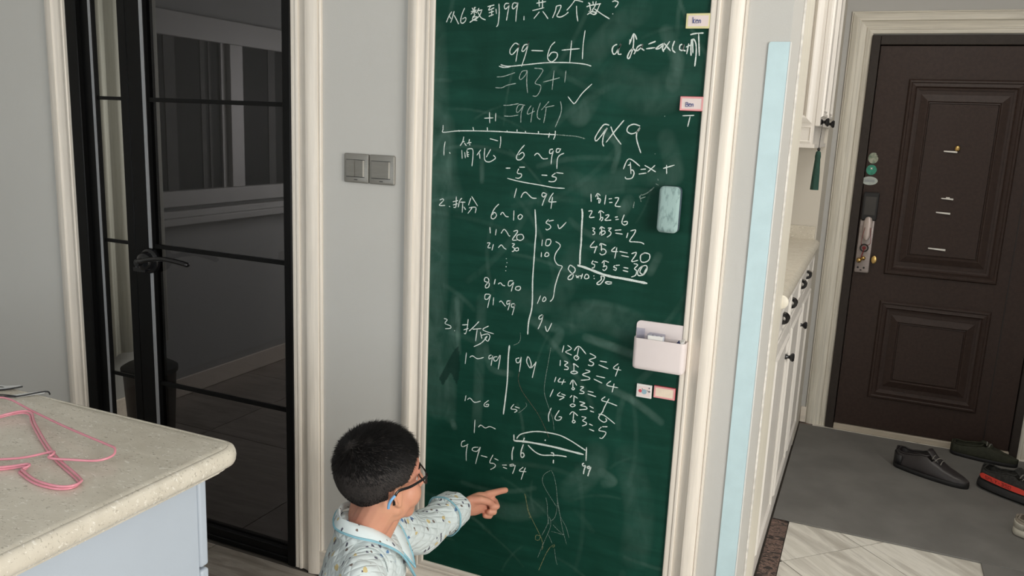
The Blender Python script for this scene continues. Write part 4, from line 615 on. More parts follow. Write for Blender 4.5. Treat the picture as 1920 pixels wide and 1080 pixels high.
# ------------------------------------------------------------------ switches and blue corner strip
def switch(u0, rockers, lb):
    c = (u0+.043,0,1.355); o = thing('light_switch', lb, 'switch', c, 'light switches between the glass door and the chalkboard')
    rs = [[(c[0]+u,-h,c[2]+v) for u,v in rrect(-.043+i,.043-i,-.043+i,.043-i,.005)] for h,i in ((0,.001),(.003,0),(.008,.0005),(.010,.003))]
    obj('plate', MB().loft(rs), 'switch', o, smooth=50)
    obj('edge', MB().box(c[0]+.0415,c[0]+.0428,-.0090,-.003,c[2]-.039,c[2]+.039), 'switchedge', o, label='bright polished right edge')
    n = rockers; w = .062/n
    for k in range(n):
        a = c[0]-.033+k*w; b = a+w-.0015
        R_ = obj('rocker', MB().add([(a,-.0098,c[2]-.024),(b,-.0098,c[2]-.024),(b,-.0098,c[2]+.024),(a,-.0098,c[2]+.024),(a,-.0125,c[2]-.024),(b,-.0160,c[2]-.024),(b,-.0160,c[2]+.024),(a,-.0125,c[2]+.024)],[(0,1,2,3),(4,7,6,5),(0,4,5,1),(1,5,6,2),(2,6,7,3),(3,7,4,0)]), 'switch', o)
        if k == n-1: obj('rocker_edge', bx(b-.0001,b+.0012,-.0158,-.0098,c[2]-.024,c[2]+.024), 'switchedge', o)
    obj('indicator', bx(c[0]-.006,c[0]+.006,-.0106,-.0099,c[2]-.0345,c[2]-.0325), 'blackmatte', o)
    obj('shadow_gap', MB().box(c[0]-.034,c[0]+.031,-.0105,-.0099,c[2]+.0243,c[2]+.0255).box(c[0]-.034,c[0]+.031,-.0105,-.0099,c[2]-.0262,c[2]-.0245), 'blackmatte', o)
switch(-1.452, 2, 'grey metal light switch with two rockers, the left one of the pair')
switch(-1.3635, 1, 'grey metal light switch with one wide rocker, nearest the chalkboard')
cs = thing('corner_guard','pale blue plastic corner guard on the right end of the chalkboard wall','corner guard',(-.24,0,.02))
rs = [(-.264,.02),(-.216,.02),(-.216,1.716)]+[(-.258+.006*math.cos(a),1.710+.006*math.sin(a)) for a in (PI/2,PI*.62,PI*.75,PI*.87,PI)]
obj('guard_strip', MB().loft([[(u,-.0003,v) for u,v in rs],[(u,-.0038,v) for u,v in rs]]), 'blue', cs)
obj('guard_edge', bx(-.2165,-.2135,-.0038,.006,.02,1.716), 'white', cs, label='white edge of the corner guard')
# ------------------------------------------------------------------ entrance door
ed = thing('door_2','dark brown panelled entrance door with moulded rectangles','door',(.35,2.43,0)); ed['kind'] = 'structure'
YD = 2.412
bevel(obj('door_frame', MB().box(-.092,-.052,2.402,2.50,.0,2.0), 'doorf', ed), .003)
bevel(obj('door_frame', MB().box(.756,.792,2.402,2.50,.0,2.0), 'doorf', ed), .003)
bevel(obj('door_frame', MB().box(-.052,.756,2.402,2.50,1.955,2.0), 'doorf', ed), .003)
leaf = obj('door_leaf', bx(-.049,.753,YD,2.47,.032,1.951), 'doorb', ed); bevel(leaf, .002)
dp = lambda u,v,h: (u,YD-h,v)
def panel(u0,u1,v0,v1):
    rails(leaf, 'panel_moulding', u0,u1,v0,v1, [(0,.004),(.006,.011),(.014,.012),(.018,.008),(.026,.009),(.034,.013),(.040,.006),(.050,.004)], dp, 'doorb','doorb')
    rails(leaf, 'panel_moulding', u0+.062,u1-.062,v0+.070,v1-.070, [(0,.003),(.010,.006),(.026,.014),(.032,.014),(.036,.009),(.040,.010),(.043,.010)], dp, 'doorb','doorb')
    obj('raised_panel', bx(u0+.103,u1-.103,YD-.010,YD+.001,v0+.111,v1-.111), 'doorb', leaf)
panel(.094,.590,.846,1.797); panel(.094,.590,.198,.712)
obj('leaf_groove', MB().box(.640,.643,YD-.0025,YD+.001,.04,1.945), 'blackmatte', leaf)
bevel(obj('door_sill', bx(-.05,.756,2.398,2.425,0,.030), 'sill', ed, label='pale stone threshold'), .003)
lk = obj('lock_case', MB().loft([[(u,y,v) for u,v in rrect(-.043+i,.030-i,1.108+i,1.247-i,.008)] for y,i in ((YD,0),(YD-.022,0),(YD-.026,.004))]), 'blackmatte', leaf, label='black upper lock case')
M['screen'] = mat('lock_screen', (.045,.042,.040), .35, var=.2)
obj('lock_screen', bx(-.032,.019,YD-.0275,YD-.0255,1.136,1.226), 'screen', lk)
lp = obj('lock_plate', MB().loft([[(u,y,v) for u,v in rrect(-.043+i,.024-i,.842+i,1.112-i,.008)] for y,i in ((YD,0),(YD-.014,0),(YD-.017,.003))]), 'silver', leaf, label='long nickel lock plate', smooth=40)
obj('door_handle', MB().loft([[(-.006+math.cos(a)*rx,YD-.036+math.sin(a)*.013,z) for a in [2*PI*k/20 for k in range(20)]] for z,rx in ((1.012,.006),(1.018,.014),(1.035,.019),(1.075,.021),(1.105,.020),(1.122,.014),(1.127,.006))]).box(-.014,.002,YD-.03,YD-.012,1.05,1.10), 'handle', lp, label='satin drop handle', smooth=50)
for u,v in ((-.028,.868),(.000,.868)): obj('screw', MB().lathe((u,YD-.0165,v),(0,-1,0),[(0,0),(.005,0),(.005,.0015),(0,.002)],12), 'blackmatte', lp)
obj('key_slot', bx(-.018,-.009,YD-.0185,YD-.0165,.853,.858), 'blackmatte', lp)
obj('thumb_turn', MB().lathe((.042,YD,.914),(0,-1,0),[(0,0),(.012,0),(.012,.015),(0,.016)],16).loft([[(.042+math.cos(a)*.013*s_,YD-.017-h,.914+math.sin(a)*.020*s_) for a in [2*PI*k/18 for k in range(18)]] for h,s_ in ((0,.8),(.003,1),(.008,1),(.010,.8))]), 'brass', leaf, label='brass oval knob beside the lock', smooth=40)
ch = thing('bell_charm','red cord charm with two small brass bells hanging from the door handle','charm',(-.01,YD-.03,.9))
obj('cord', MB().tube(spline([(-.018,YD-.052,1.075),(-.027,YD-.045,1.0),(-.020,YD-.034,.985)],5),.0013,6).tube(spline([(.008,YD-.052,1.075),(.016,YD-.045,1.0),(.0,YD-.034,.985)],5),.0013,6).tube([(-.010,YD-.034,.962),(-.016,YD-.030,.935),(-.018,YD-.030,.918)],.0025,6), 'redcord', ch, smooth=60)
obj('ring', MB().tube([(-.010+.018*math.cos(a),YD-.030,.970+.018*math.sin(a)) for a in [2*PI*k/28 for k in range(28)]],.0032,8,closed=True), 'blackmatte', ch, label='dark round ring', smooth=60)
obj('knot', MB().lathe((-.010,YD-.0285,.970),(0,-1,0),[(0,0),(.009,0),(.009,.002),(0,.003)],18), 'redcord', ch, smooth=40)
for u,v,r_ in ((-.027,.906,.013),(-.008,.918,.011)):
    o_ = obj('bell', MB().ell((u,YD-.019-r_,v),((r_,0,0),(0,r_,0),(0,0,r_)),20,14), 'brass', ch, smooth=180)
    obj('bell_slot', MB().box(u-.001,u+.001,YD-.0205-2*r_,YD-.019-r_,v-r_*.75,v-r_*.1), 'blackmatte', o_)
tr = rails(None, 'moulding', -.196,.896, 0, 2.113, curve_prof(.106,.026), lambda u,v,h: (u,2.43-h,v), 'doortrim', 'doortrimh', 'LRT')
under(tr, 'trim_3', 'streaky cream moulded casing around the brown entrance door')
def disc(name, lb, u, v, a, b, m, notch=False):
    pts = []
    for k in range(40):
        q = 2*PI*k/40; rr_ = 1.0
        if notch and .1 < q < 1.0: rr_ = .86+.10*math.sin(q*14)
        pts.append((u+a*rr_*math.cos(q), v+b*rr_*math.sin(q)))
    o = obj(name, MB().loft([[(x,YD-.0002,z) for x,z in pts],[(x,YD-.0016,z) for x,z in pts]]), m, loc=(u,YD,v)); tag(o, lb, 'sticker'); return o
disc('round_sticker','worn pale round sticker with a torn edge, top of three on the brown door',-.020,1.415,.023,.027,'stpale',True)
s2_ = disc('round_sticker','green round sticker in the middle of three on the brown door',-.022,1.357,.024,.025,'stgreen')
star = MB(); 
star.loft([[(-.022+(.007 if k%2 else .003)*math.cos(PI*k/4),YD-y,1.364+(.007 if k%2 else .003)*math.sin(PI*k/4)) for k in range(8)] for y in (.0014,.0022)]); obj('print', star, 'white', s2_)
s3_ = disc('oval_sticker','pale oval sticker above the black lock case',-.024,1.303,.037,.021,'stwhite')
obj('print', MB().box(-.047,-.001,YD-.0020,YD-.0014,1.296,1.309).box(-.036,-.012,YD-.0020,YD-.0014,1.313,1.315), mat('sticker_grey',(.33,.36,.37),.6,var=.1), s3_)
def hook(lb, x0, x1, z0, z1, sl, extra=None):
    o = thing('adhesive_hook', lb, 'hook', ((x0+x1)/2,YD-.01,(z0+z1)/2), None); zc = (z0+z1)/2
    b = obj('bar', MB().loft([[(x0,YD-.0102,z0+.001),(x0,YD-.0165,z0+.001),(x0,YD-.0165,z1-.002),(x0,YD-.0102,z1-.002)],[(x1,YD-.0102,z0+sl),(x1,YD-.022,z0+sl),(x1,YD-.022,z1+sl),(x1,YD-.0102,z1+sl)]]), 'white', o); bevel(b, .0015)
    if extra == 'gold': obj('pearl_knob', MB().ell((x1-.002,YD-.022,z1+.011),((.012,0,0),(0,.008,0),(0,0,.014)),18,12), 'brass', o, label='gold knob at the right end', smooth=180)
    if extra == 'nub': obj('nub', MB().box(x0+.020,x0+.036,YD-.020,YD-.011,z1-.002,z1+.003), 'white', o)
hook('pale hook with a gold knob, uppermost on the brown door panel',.284,.342,1.460,1.469,-.002,'gold')
hook('thin pale hook with a raised nub, second from the top on the door panel',.302,.354,1.237,1.245,-.002,'nub')
hook('short pale hook just below the nubbed one on the door panel',.288,.350,1.168,1.177,-.003)
hook('lowest pale hook on the upper door panel',.276,.352,.991,1.000,-.003)
# ------------------------------------------------------------------ shoe cabinet, worktop, wall cabinet
sc = thing('shoe_cabinet','low white cabinet with black cup pulls beside the entrance','cabinet',(-.4,1.25,0))
XF = -.236
obj('carcass', MB().box(-.615,XF,.502,2.028,.0,.985), 'cab', sc)
pl = lambda u,v,h: (XF+h, u, v)
ys = [.505,.885,1.265,1.645,2.025]
for k in range(4):
    a,b = ys[k]+.003, ys[k+1]-.003
    d = bevel(obj('drawer', bx(XF,XF+.016,a,b,.865,.975), 'cab', sc), .003)
    rails(d, 'drawer_moulding', a+.018,b-.018,.880,.960,[(0,.0165),(.004,.020),(.008,.020),(.011,.0165)], pl, 'cab','cab')
    yc = (.66,.94,1.36,1.62)[k]; zc = .925
    cu_ = MB(); rg = []
    for q in range(9):
        th = PI*q/8; rg.append([(XF+.016+.022*math.sin(th)*s_, yc+(-.014 if side < 0 else .014), zc+.019*math.cos(th)*s_) for side,s_ in ((-1,1),(1,1),(1,.45),(-1,.45))])
    cu_.loft(rg); h_ = obj('cup_pull', cu_, 'blackgloss', d, smooth=50)
for a,b,ky in ((.508,1.010,.935),(1.016,1.518,1.50),(1.524,2.022,None)):
    d = bevel(obj('door', bx(XF,XF+.016,a,b,.085,.858), 'cab', sc), .003)
    rails(d, 'door_moulding', a+.045,b-.045,.135,.808,[(0,.0165),(.006,.023),(.014,.023),(.020,.0165),(.028,.018)], pl, 'cab','cab')
    if ky: obj('knob', MB().lathe((XF+.016,ky,.728),(1,0,0),[(.010,0),(.010,.004),(.006,.008),(.006,.014),(.014,.020),(.016,.026),(.012,.031),(0,.032)],20), 'blackgloss', d, smooth=50)
bevel(obj('plinth', bx(XF,XF+.012,.505,2.028,.001,.078), 'cab', sc), .003)
wt = thing('stone_worktop','narrow beige stone worktop on the white shoe cabinet','worktop',(-.4,1.25,.986))
pr = [(-.615,.986),(-.215,.986)]+[(-.222+.019*math.cos(a),1.008+.021*math.sin(a)) for a in [PI*(-.5+k/10) for k in range(1,10)]]+[(-.222,1.030),(-.615,1.030)]
obj('slab', MB().loft([[(x,y,z) for x,z in pr] for y in (.502,2.028)]), 'stone', wt, smooth=40)
obj('nosing_end', MB().lathe((-.216,.500,1.008),(0,-1,0),[(0,-.002),(.021,-.001),(.021,.006),(.018,.009),(0,.010)],24), 'filler', wt, smooth=50, label='rounded cream end of the worktop edge')
obj('backsplash', MB().box(-.615,-.228,2.012,2.028,1.030,1.092), 'stone', wt)
uc = thing('wall_cabinet','white wall cabinet with two black knobs above the worktop','cabinet',(-.4,1.65,1.46))
obj('carcass', bx(-.615,XF,1.33,2.028,1.468,2.60), 'cab', uc)
obj('base_moulding', MB().box(-.615,XF+.008,1.326,2.027,1.462,1.476), 'cab', uc)
rails(uc, 'side_moulding', -.600,XF-.012,1.555,2.45,[(0,.003),(.010,.010),(.022,.011),(.030,.004)], lambda u,v,h: (u,1.33-h,v), 'cab','cab')
rails(uc, 'side_moulding', -.600,XF-.008,1.482,1.545,[(0,.003),(.005,.004),(.008,.001)], lambda u,v,h: (u,1.33-h,v), 'cab','cab')
for a,b,ky in ((1.334,1.675,1.385),(1.681,2.024,1.80)):
    d = bevel(obj('door', bx(XF,XF+.018,a,b,1.545,2.58), 'cab', uc), .003)
    rails(d, 'door_moulding', a+.03,b-.03,1.58,2.54,[(0,.0185),(.005,.026),(.014,.026),(.018,.021),(.026,.024),(.032,.0185)], pl, 'cab','cab')
    obj('knob', MB().lathe((XF+.018,ky,1.562),(1,0,0),[(.011,0),(.011,.004),(.006,.008),(.006,.014),(.014,.019),(.017,.025),(.013,.030),(0,.031)],20), 'blackgloss', d, smooth=50)
ts = thing('green_tassel','dark green silk tassel hanging from the first knob of the wall cabinet','tassel',(-.205,1.385,1.33))
tx, ty = -.2105, 1.352
obj('cord', MB().tube([(tx,1.385,1.558),(tx,ty+.018,1.545),(tx-.001,ty,1.50),(tx-.002,ty,1.462)],.0011,6), 'blackmatte', ts, smooth=60)
obj('bead', MB().ell((tx-.002,ty,1.458),((.006,0,0),(0,.006,0),(0,0,.007)),14,10), 'blackgloss', ts, smooth=180)
obj('fringe', MB().loft([[(tx-.002+r_*math.cos(2*PI*k/24)*(1+.08*(k%2)),ty+r_*math.sin(2*PI*k/24)*(1+.08*(k%2)),z) for k in range(24)] for r_,z in ((.003,1.453),(.0085,1.447),(.0105,1.430),(.0095,1.420),(.0125,1.37),(.0150,1.302))]), 'tassel', ts, smooth=60)
# ------------------------------------------------------------------ kitchen island
isl = thing('island_cabinet','pale blue-grey island cabinet in the lower left corner','cabinet',(-1.6,-1.5,0))
bevel(obj('carcass', bx(-2.45,-1.102,-2.15,-.972,0,.825), 'island', isl), .002)
for a,b in ((.632+.003,.820),(.08,.632-.003)):
    for x0,x1 in ((-1.77,-1.100),(-2.45,-1.776)):
        bevel(obj('drawer_front' if a > .6 else 'door', bx(x0,x1,-.971,-.949,a,b), 'island', isl), .006, 3)
it = thing('island_worktop','beige speckled stone worktop with a rounded edge on the blue-grey island','worktop',(-1.75,-1.6,.826))
def outl(i, z): return [(x,y,z) for x,y in rrect(-2.5+i,-1.045-i,-2.2+i,-.900-i,max(.045-i,.004),8)]
prof = [(.050,.826),(.030,.826),(.028,.832),(.020,.834),(.0185,.839),(.010,.842),(.004,.846),(.001,.852),(0,.860),(.001,.868),(.004,.875),(.009,.8785),(.014,.8795),(.016,.8785),(.019,.880),(.03,.880)]
obj('slab', MB().loft([outl(i,z) for i,z in prof]), 'stone', it, smooth=38)
def wire(name, lb, pts, col, r_=.0021, cat='hanger', grp=None, closed=False, n=5):
    q = spline(pts, n, closed); o = obj(name, MB().tube(q, r_, 8, closed=closed), col, loc=tuple(pts[0]), smooth=60); return tag(o, lb, cat, grp)
Z = .8825
HG = 'pink wire hangers on the island worktop'
hA = [(-1.605,-.985,Z+.012),(-1.50,-1.008,Z+.012),(-1.355,-1.040,Z+.014),(-1.215,-1.068,Z+.018),(-1.192,-1.073,Z+.017),(-1.180,-1.088,Z+.012),(-1.188,-1.112,Z+.010),(-1.225,-1.130,Z+.010),(-1.268,-1.145,Z+.010),(-1.270,-1.136,Z+.013),(-1.278,-1.128,Z+.014),(-1.292,-1.132,Z+.010),(-1.320,-1.165,Z+.006),(-1.38,-1.20,Z+.004),(-1.47,-1.235,Z+.003),(-1.63,-1.20,Z+.003),(-1.66,-1.10,Z+.004),(-1.64,-1.0,Z+.008)]
wire('wire_hanger','pink wire hanger lying on top, pointing furthest right on the island',hA,'pink',.0022,'hanger',HG,True,4)
for k,(lb) in enumerate(('pink wire hanger, upper of the two stacked below the top one','pink wire hanger, lowest of the three on the island')):
    dz = .0046*(1-k); dx = -.004*k
    hB = [(-1.545,-1.135,Z+dz),(-1.535,-1.055,Z+dz+.003),(-1.518,-1.018,Z+dz+.006),(-1.492,-1.014,Z+dz+.006),(-1.44,-1.045,Z+dz+.004),(-1.29,-1.120,Z+dz),(-1.170,-1.165,Z+dz),(-1.150,-1.178,Z+dz),(-1.150,-1.196,Z+dz),(-1.172,-1.207,Z+dz),(-1.215,-1.208,Z+dz),(-1.262,-1.196,Z+dz),(-1.276,-1.190,Z+dz),(-1.272,-1.180,Z+dz+.003),(-1.282,-1.176,Z+dz+.003),(-1.302,-1.190,Z+dz),(-1.325,-1.205,Z+dz),(-1.40,-1.205,Z+dz),(-1.50,-1.19,Z+dz)]
    wire('wire_hanger', lb, [(x+dx,y-.002*k,z) for x,y,z in hB], 'pink', .0022, 'hanger', HG, True, 4)
kn = thing('silver_clip','shiny silver strip with a dark slot at the far left of the island','clip',(-1.70,-.935,.881))
kp = [(-1.76,-.955),(-1.70,-.935),(-1.672,-.905),(-1.685,-.900),(-1.715,-.912),(-1.77,-.925)]
obj('plate', MB().loft([[(x,y,.8805+max(0,(x+1.72))*.10) for x,y in kp],[(x,y,.8825+max(0,(x+1.72))*.10) for x,y in kp]]), 'paper', kn)
obj('slot', MB().loft([[(-1.712+.010*math.cos(a),-.925+.004*math.sin(a),z) for a in [2*PI*k/16 for k in range(16)]] for z in (.8822,.8838)]), 'blackmatte', kn)
obj('rim', MB().tube(spline([(-1.76,-.957,.8825),(-1.70,-.938,.8835),(-1.670,-.905,.887)],5),.0018,6), 'blackmatte', kn, smooth=60)
kn2 = thing('silver_clip','second silver strip with dark edges, nearer the glass door','clip',(-1.63,-.93,.881))
obj('plate', MB().loft([[(x,y,z+.0015*0) for x,y,z in ((-1.655,-.950,.8805),(-1.63,-.945,.8805),(-1.600,-.905,.884),(-1.612,-.899,.884))],[(x,y,z) for x,y,z in ((-1.655,-.950,.882),(-1.63,-.945,.882),(-1.600,-.905,.8855),(-1.612,-.899,.8855))]]), 'paper', kn2)
obj('rim', MB().tube(spline([(-1.70,-1.0,.883),(-1.66,-.965,.8835),(-1.628,-.946,.884),(-1.598,-.905,.888),(-1.585,-.904,.8835)],5),.0017,6).tube(spline([(-1.74,-1.0,.8825),(-1.70,-.970,.8835),(-1.66,-.953,.8835),(-1.63,-.947,.884)],5),.0012,6).tube(spline([(-1.68,-.985,.8825),(-1.67,-.970,.884),(-1.65,-.962,.884)],5),.0020,6), 'blackmatte', kn2, smooth=60)
# ------------------------------------------------------------------ shoes
def shoe(name, lb, heel, toe, L, wd, hts, ms, sole_h=.022, laces=0, stripe=False, tongue=True, heelm=None, flare=0, z0=.006, op=(.05,.50)):
    h = V((heel[0],heel[1],0)); d = (V((toe[0],toe[1],0))-h).normalized(); s_ = V((-d.y,d.x,0)); o = thing(name, lb, 'shoe', (h.x,h.y,z0), None)
    def ww(t): return wd*.5*(.62+.38*math.sin(PI*min(1,(t*.9+.18)))**1) * (1-.0*t) * min(1, (max(0,1-((t-.82)/.1803)**2))**.5 if t > .82 else 1) * min(1,(1-((.10-t)/.105)**2)**.5 if t < .10 else 1)
    def pt(t, u, z): return h+d*(L*t)+s_*u+V((0,0,z0+z))
    ts = [0,.01,.03,.06,.10,.16,.22,.30,.38,.46,.54,.62,.70,.78,.85,.90,.94,.97,.99,1.0]
    # sole
    nS = 2; mb = MB(); out = [(t,ww(t)+.003) for t in ts]
    poly = lambda g_, z: [pt(t,w+g_,z) for t,w in out]+[pt(t,-w-g_,z) for t,w in out[::-1]]
    def zb(t): return (.006 if t > .9 else 0)
    mb.loft([poly(-.004,0),poly(flare,sole_h*.3),poly(flare*.8,sole_h*.75),poly(-.002,sole_h)]); obj('sole', mb, ms[1], o, smooth=50)
    # upper: grid over length and across
    def top(t):
        H = hts; 
        k = min(max(t,0),1)*(len(H)-1); i = min(int(k),len(H)-2); f = k-i; f = f*f*(3-2*f); return H[i]*(1-f)+H[i+1]*f
    us = [-1,-.985,-.95,-.88,-.78,-.64,-.46,-.24,0,.24,.46,.64,.78,.88,.95,.985,1]
    rows = []
    for t in ts:
        row = []
        for u in us:
            z = sole_h-.003+(top(t)-sole_h)*(1-abs(u)**4.2)**.6 if abs(u) < 1 else sole_h-.004
            if op[0] < t < op[1] and abs(u) < .70: z = sole_h+.006 if abs(u) < .60 else z
            row.append(pt(t, u*ww(t), z))
        rows.append(row)
    mb = MB(); mb.loft(rows, closed=False); up = obj('upper', mb, ms[0], o, smooth=60, fix=True)
    sd = up.modifiers.new('thick','SOLIDIFY'); sd.thickness = .003; sd.offset = -1
    rim = [pt(t,.64*ww(t),top(t)*(1-.12)+.002) for t in ts if op[0] < t < op[1]]; rim2 = [pt(t,-.64*ww(t),top(t)*(1-.12)+.002) for t in ts if op[0] < t < op[1]]
    obj('collar', MB().tube([*rim, pt(op[1],0,top(op[1])+.002), *rim2[::-1], pt(op[0],0,top(op[0])+.001)], .0042, 8, closed=True), ms[0], up, smooth=60)
    obj('insole', MB().loft([[pt(t,ww(t)*.58,sole_h+.008) for t in ts[2:11]]+[pt(t,-ww(t)*.58,sole_h+.008) for t in ts[2:11]][::-1],[pt(t,ww(t)*.58,sole_h+.010) for t in ts[2:11]]+[pt(t,-ww(t)*.58,sole_h+.010) for t in ts[2:11]][::-1]]), ms[2], o)
    if tongue:
        a = op[1]-.06; rows2 = [[pt(a+.18*k/4,u*ww(.5)*.42,top(a+.18*k/4)+.010*(1-k/4)*1.2-abs(u)*.006+.003) for u in (-1,-.5,0,.5,1)] for k in range(5)]
        tg = obj('tongue', MB().loft(rows2, closed=False), ms[0], o, smooth=60); sd = tg.modifiers.new('thick','SOLIDIFY'); sd.thickness = .004
    for k in range(laces):
        t = op[1]+.02+.055*k; arc = [pt(t+.012*(u/1.0)*(1 if k%2 else -1),u*ww(t)*.50,top(t)+.007-.010*u*u) for u in (-1,-.6,-.2,.2,.6,1)]
        obj('lace', MB().tube(spline(arc,3), .0024, 6), 'lace', o, smooth=60)
    if heelm:
        rw = [[pt(t,sg*(ww(t)+.0015),z) for z in (sole_h,sole_h+.02,top(t)*.80)] for sg,tt in ((1,[.16,.10,.06,.03,.01]),(-1,[.01,.03,.06,.10,.16])) for t in tt]
        hc = obj('heel_counter', MB().loft(rw, closed=False), heelm, up, smooth=60); sd = hc.modifiers.new('thick','SOLIDIFY'); sd.thickness = .002; sd.offset = 0
    return o, pt, ww, top
shoe('leather_shoe','black leather lace-up shoe lying alone in the middle of the mat',(.246,2.035),(.548,1.862),.335,.120,[.092,.082,.094,.112,.084,.064,.050,.036],('shoegrey','shoesole','shoeblack'),.020,laces=3,heelm='shoeblack')
shoe('trainer','olive green trainer with a pale insole against the door sill, left of the pair',(.498,2.345),(.80,2.265),.29,.10,[.066,.060,.070,.082,.066,.052,.042],('shoeolive','shoesole','insole'),.018,laces=2)
shoe('trainer','olive green trainer with a pale insole behind the red-striped one, right of the pair',(.800,2.235),(1.11,2.15),.29,.10,[.068,.062,.070,.078,.062,.050,.042],('shoeolive','shoesole','insole'),.018,laces=2)
o, pt, ww, top = shoe('trainer','black and orange-red striped knit trainer on the right of the mat',(.600,1.985),(.92,1.735),.33,.13,[.098,.086,.098,.116,.094,.074,.060,.050],('shoeknit','shoesole','insole'),.040,laces=5,flare=.012)
rg = []
for k in range(22):
    t = .06+.74*k/21; hh = .011 if k < 15 else .011-.0008*(k-15); zc = .060-.010*t if t < .6 else .054-.03*(t-.6)
    e_ = .3 if k in (0,21) else 1
    rg.append([pt(t,-(ww(t)+.0055),zc-hh*e_),pt(t,-(ww(t)+.0015),zc-hh*e_),pt(t,-(ww(t)*.965+.0015),zc+hh*e_),pt(t,-(ww(t)*.965+.0055),zc+hh*e_)])
st = obj('side_stripe', MB().loft(rg), 'stripe', o, smooth=50, label='orange-red side stripe with dark lettering')
# lettering on the stripe, as strokes on a 2 x 3 grid
GL = {'S':[[(2,3),(0,3),(0,1.5),(2,1.5),(2,0),(0,0)]],'P':[[(0,0),(0,3),(2,3),(2,1.5),(0,1.5)]],'L':[[(0,3),(0,0),(2,0)]],'Y':[[(0,3),(1,1.6),(2,3)],[(1,1.6),(1,0)]],'-':[[(.4,1.5),(1.6,1.5)]],'3':[[(0,3),(2,3),(2,1.5),(.5,1.5)],[(2,1.5),(2,0),(0,0)]],'5':[[(2,3),(0,3),(0,1.7),(2,1.7),(2,0),(0,0)]],'0':[[(0,0),(0,3),(2,3),(2,0),(0,0)]]}
lm = MB(); t0 = .15
for chx in 'SPLY-350':
    for stq in GL[chx]:
        pts_ = []
        for gx,gz in stq:
            t = t0+.0155*gx; f = gz/3; zz = .060-.010*t-.0062+.0124*f; pts_.append(pt(t,-(ww(t)*(1-.035*(f*.5+.25))+.0062),zz))
        lm.tube(pts_, .0009, 5)
    t0 += .0155*2+.014
obj('lettering', lm, 'blackmatte', st, label='dark lettering')
shoe('trainer','off-white and taupe trainer cut off by the right edge of the picture',(.668,1.520),(.98,1.36),.30,.11,[.072,.066,.076,.086,.070,.056,.048],('shoetaupe','shoewhite','insole'),.030,laces=2,heelm='shoewhite',flare=.004)
# ------------------------------------------------------------------ the boy (kneeling on the floor, sitting on his heels)
def fuse(o, voxel, it=4, fac=.5):
    a = o.modifiers.new('r','REMESH'); a.mode = 'VOXEL'; a.voxel_size = voxel; a.use_smooth_shade = True
    b = o.modifiers.new('s','SMOOTH'); b.factor = fac; b.iterations = it
    bpy.context.view_layer.update(); dg = bpy.context.evaluated_depsgraph_get(); me = bpy.data.meshes.new_from_object(o.evaluated_get(dg))
    me.materials.clear()
    for m_ in o.data.materials: me.materials.append(m_)
    o.modifiers.clear(); o.data = me
    for p in me.polygons: p.use_smooth = True; p.material_index = 0
    return o
BOY = thing('person','boy in glasses and pale printed pyjamas kneeling and pointing at the chalkboard','person',(-1.0,-.65,0))
HC = V((-.939,-.575,.703)); HS = 1.075; ya = math.radians(58)
Fh = V((math.cos(ya)*.985,math.sin(ya)*.985,.10)).normalized(); Lh = V((-math.sin(ya),math.cos(ya),-.02)).normalized(); Uh = Fh.cross(Lh); Uh = Uh if Uh.z > 0 else -Uh
yt = math.radians(32); F = V((math.cos(yt),math.sin(yt),0)); Lt = V((-math.sin(yt),math.cos(yt),0)); Zz = V((0,0,1))
Fh *= HS; Lh *= HS; Uh *= HS
hp = lambda f,l,u: HC+Fh*f+Lh*l+Uh*u
NB = V((-.968,-.612,.590))
tp = lambda f,l,z: V((NB.x,NB.y,0))+F*f+Lt*l+V((0,0,z))
shR = tp(.0,-.120,.528); shL = tp(.015,.112,.528); hipR = tp(-.085,-.065,.215); hipL = tp(-.085,.065,.215)
kR = tp(.135,-.085,.065); kL = tp(.135,.085,.065); aR = tp(-.19,-.08,.06); aL = tp(-.19,.08,.06)
TIP = V((-.873,-.026,.458)); WR = V((-.952,-.158,.445))
elL = (shL+WR)/2+V((-.005,.0,-.050))
elR = tp(-.045,-.165,.365); wrR = tp(.095,-.125,.225)
def hand(b, W, d, n, r_, pose):
    d = d.normalized(); n = (n-d*n.dot(d)).normalized(); r_ = d.cross(n)*(1 if pose['side'] > 0 else -1)
    K = pose.get('k',1.0); q = lambda a,s_,h: W+(d*a+r_*s_+n*h)*K; d0,r0,n0 = d*K,r_*K,n*K
    b.cap(q(-.03,0,0), q(.012,0,0), .019*K,.0185*K)
    b.ell(q(.045,.001,-.001), (d0*.043, r0*.032, n0*.0175))
    b.ell(q(.030,.015,-.004), (d0*.030, r0*.017, n0*.014)); b.ell(q(.040,-.014,-.002), (d0*.034, r0*.014, n0*.013))
    for nm, s_, chain in pose['fingers']:
        p = q(.070,s_,.001); rad = .0092*K
        b.ell(p, (d0*.009,r0*.009,n0*.009))
        for (a,s2__,h,ln) in chain:
            v = (d*a+r_*s2__+n*h).normalized()*ln*K; b.cap(p, p+v, rad, rad*.93, 12); p = p+v; rad *= .93
    p = q(.016,.020,-.004); rad = .0105*K
    for (a,s2__,h,ln) in pose['thumb']:
        v = (d*a+r_*s2__+n*h).normalized()*ln*K; b.cap(p, p+v, rad, rad*.92, 12); p = p+v; rad *= .92
point = dict(side=1, k=1.2, fingers=[('index',.021,[(1,.02,.02,.026),(1,-.02,.06,.018),(1,-.02,-.02,.013)]),
    ('middle',.007,[(.80,0,-.60,.023),(-.30,0,-1,.017),(-1,.0,.25,.013)]),('ring',-.008,[(.66,0,-.72,.022),(-.40,0,-1,.016),(-1,.0,.3,.012)]),('little',-.021,[(.5,0,-.8,.018),(-.5,0,-1,.013),(-1,.0,.35,.011)])],
    thumb=[(.85,.28,-.50,.026),(.92,-.22,-.30,.020),(.8,-.50,-.05,.014)])
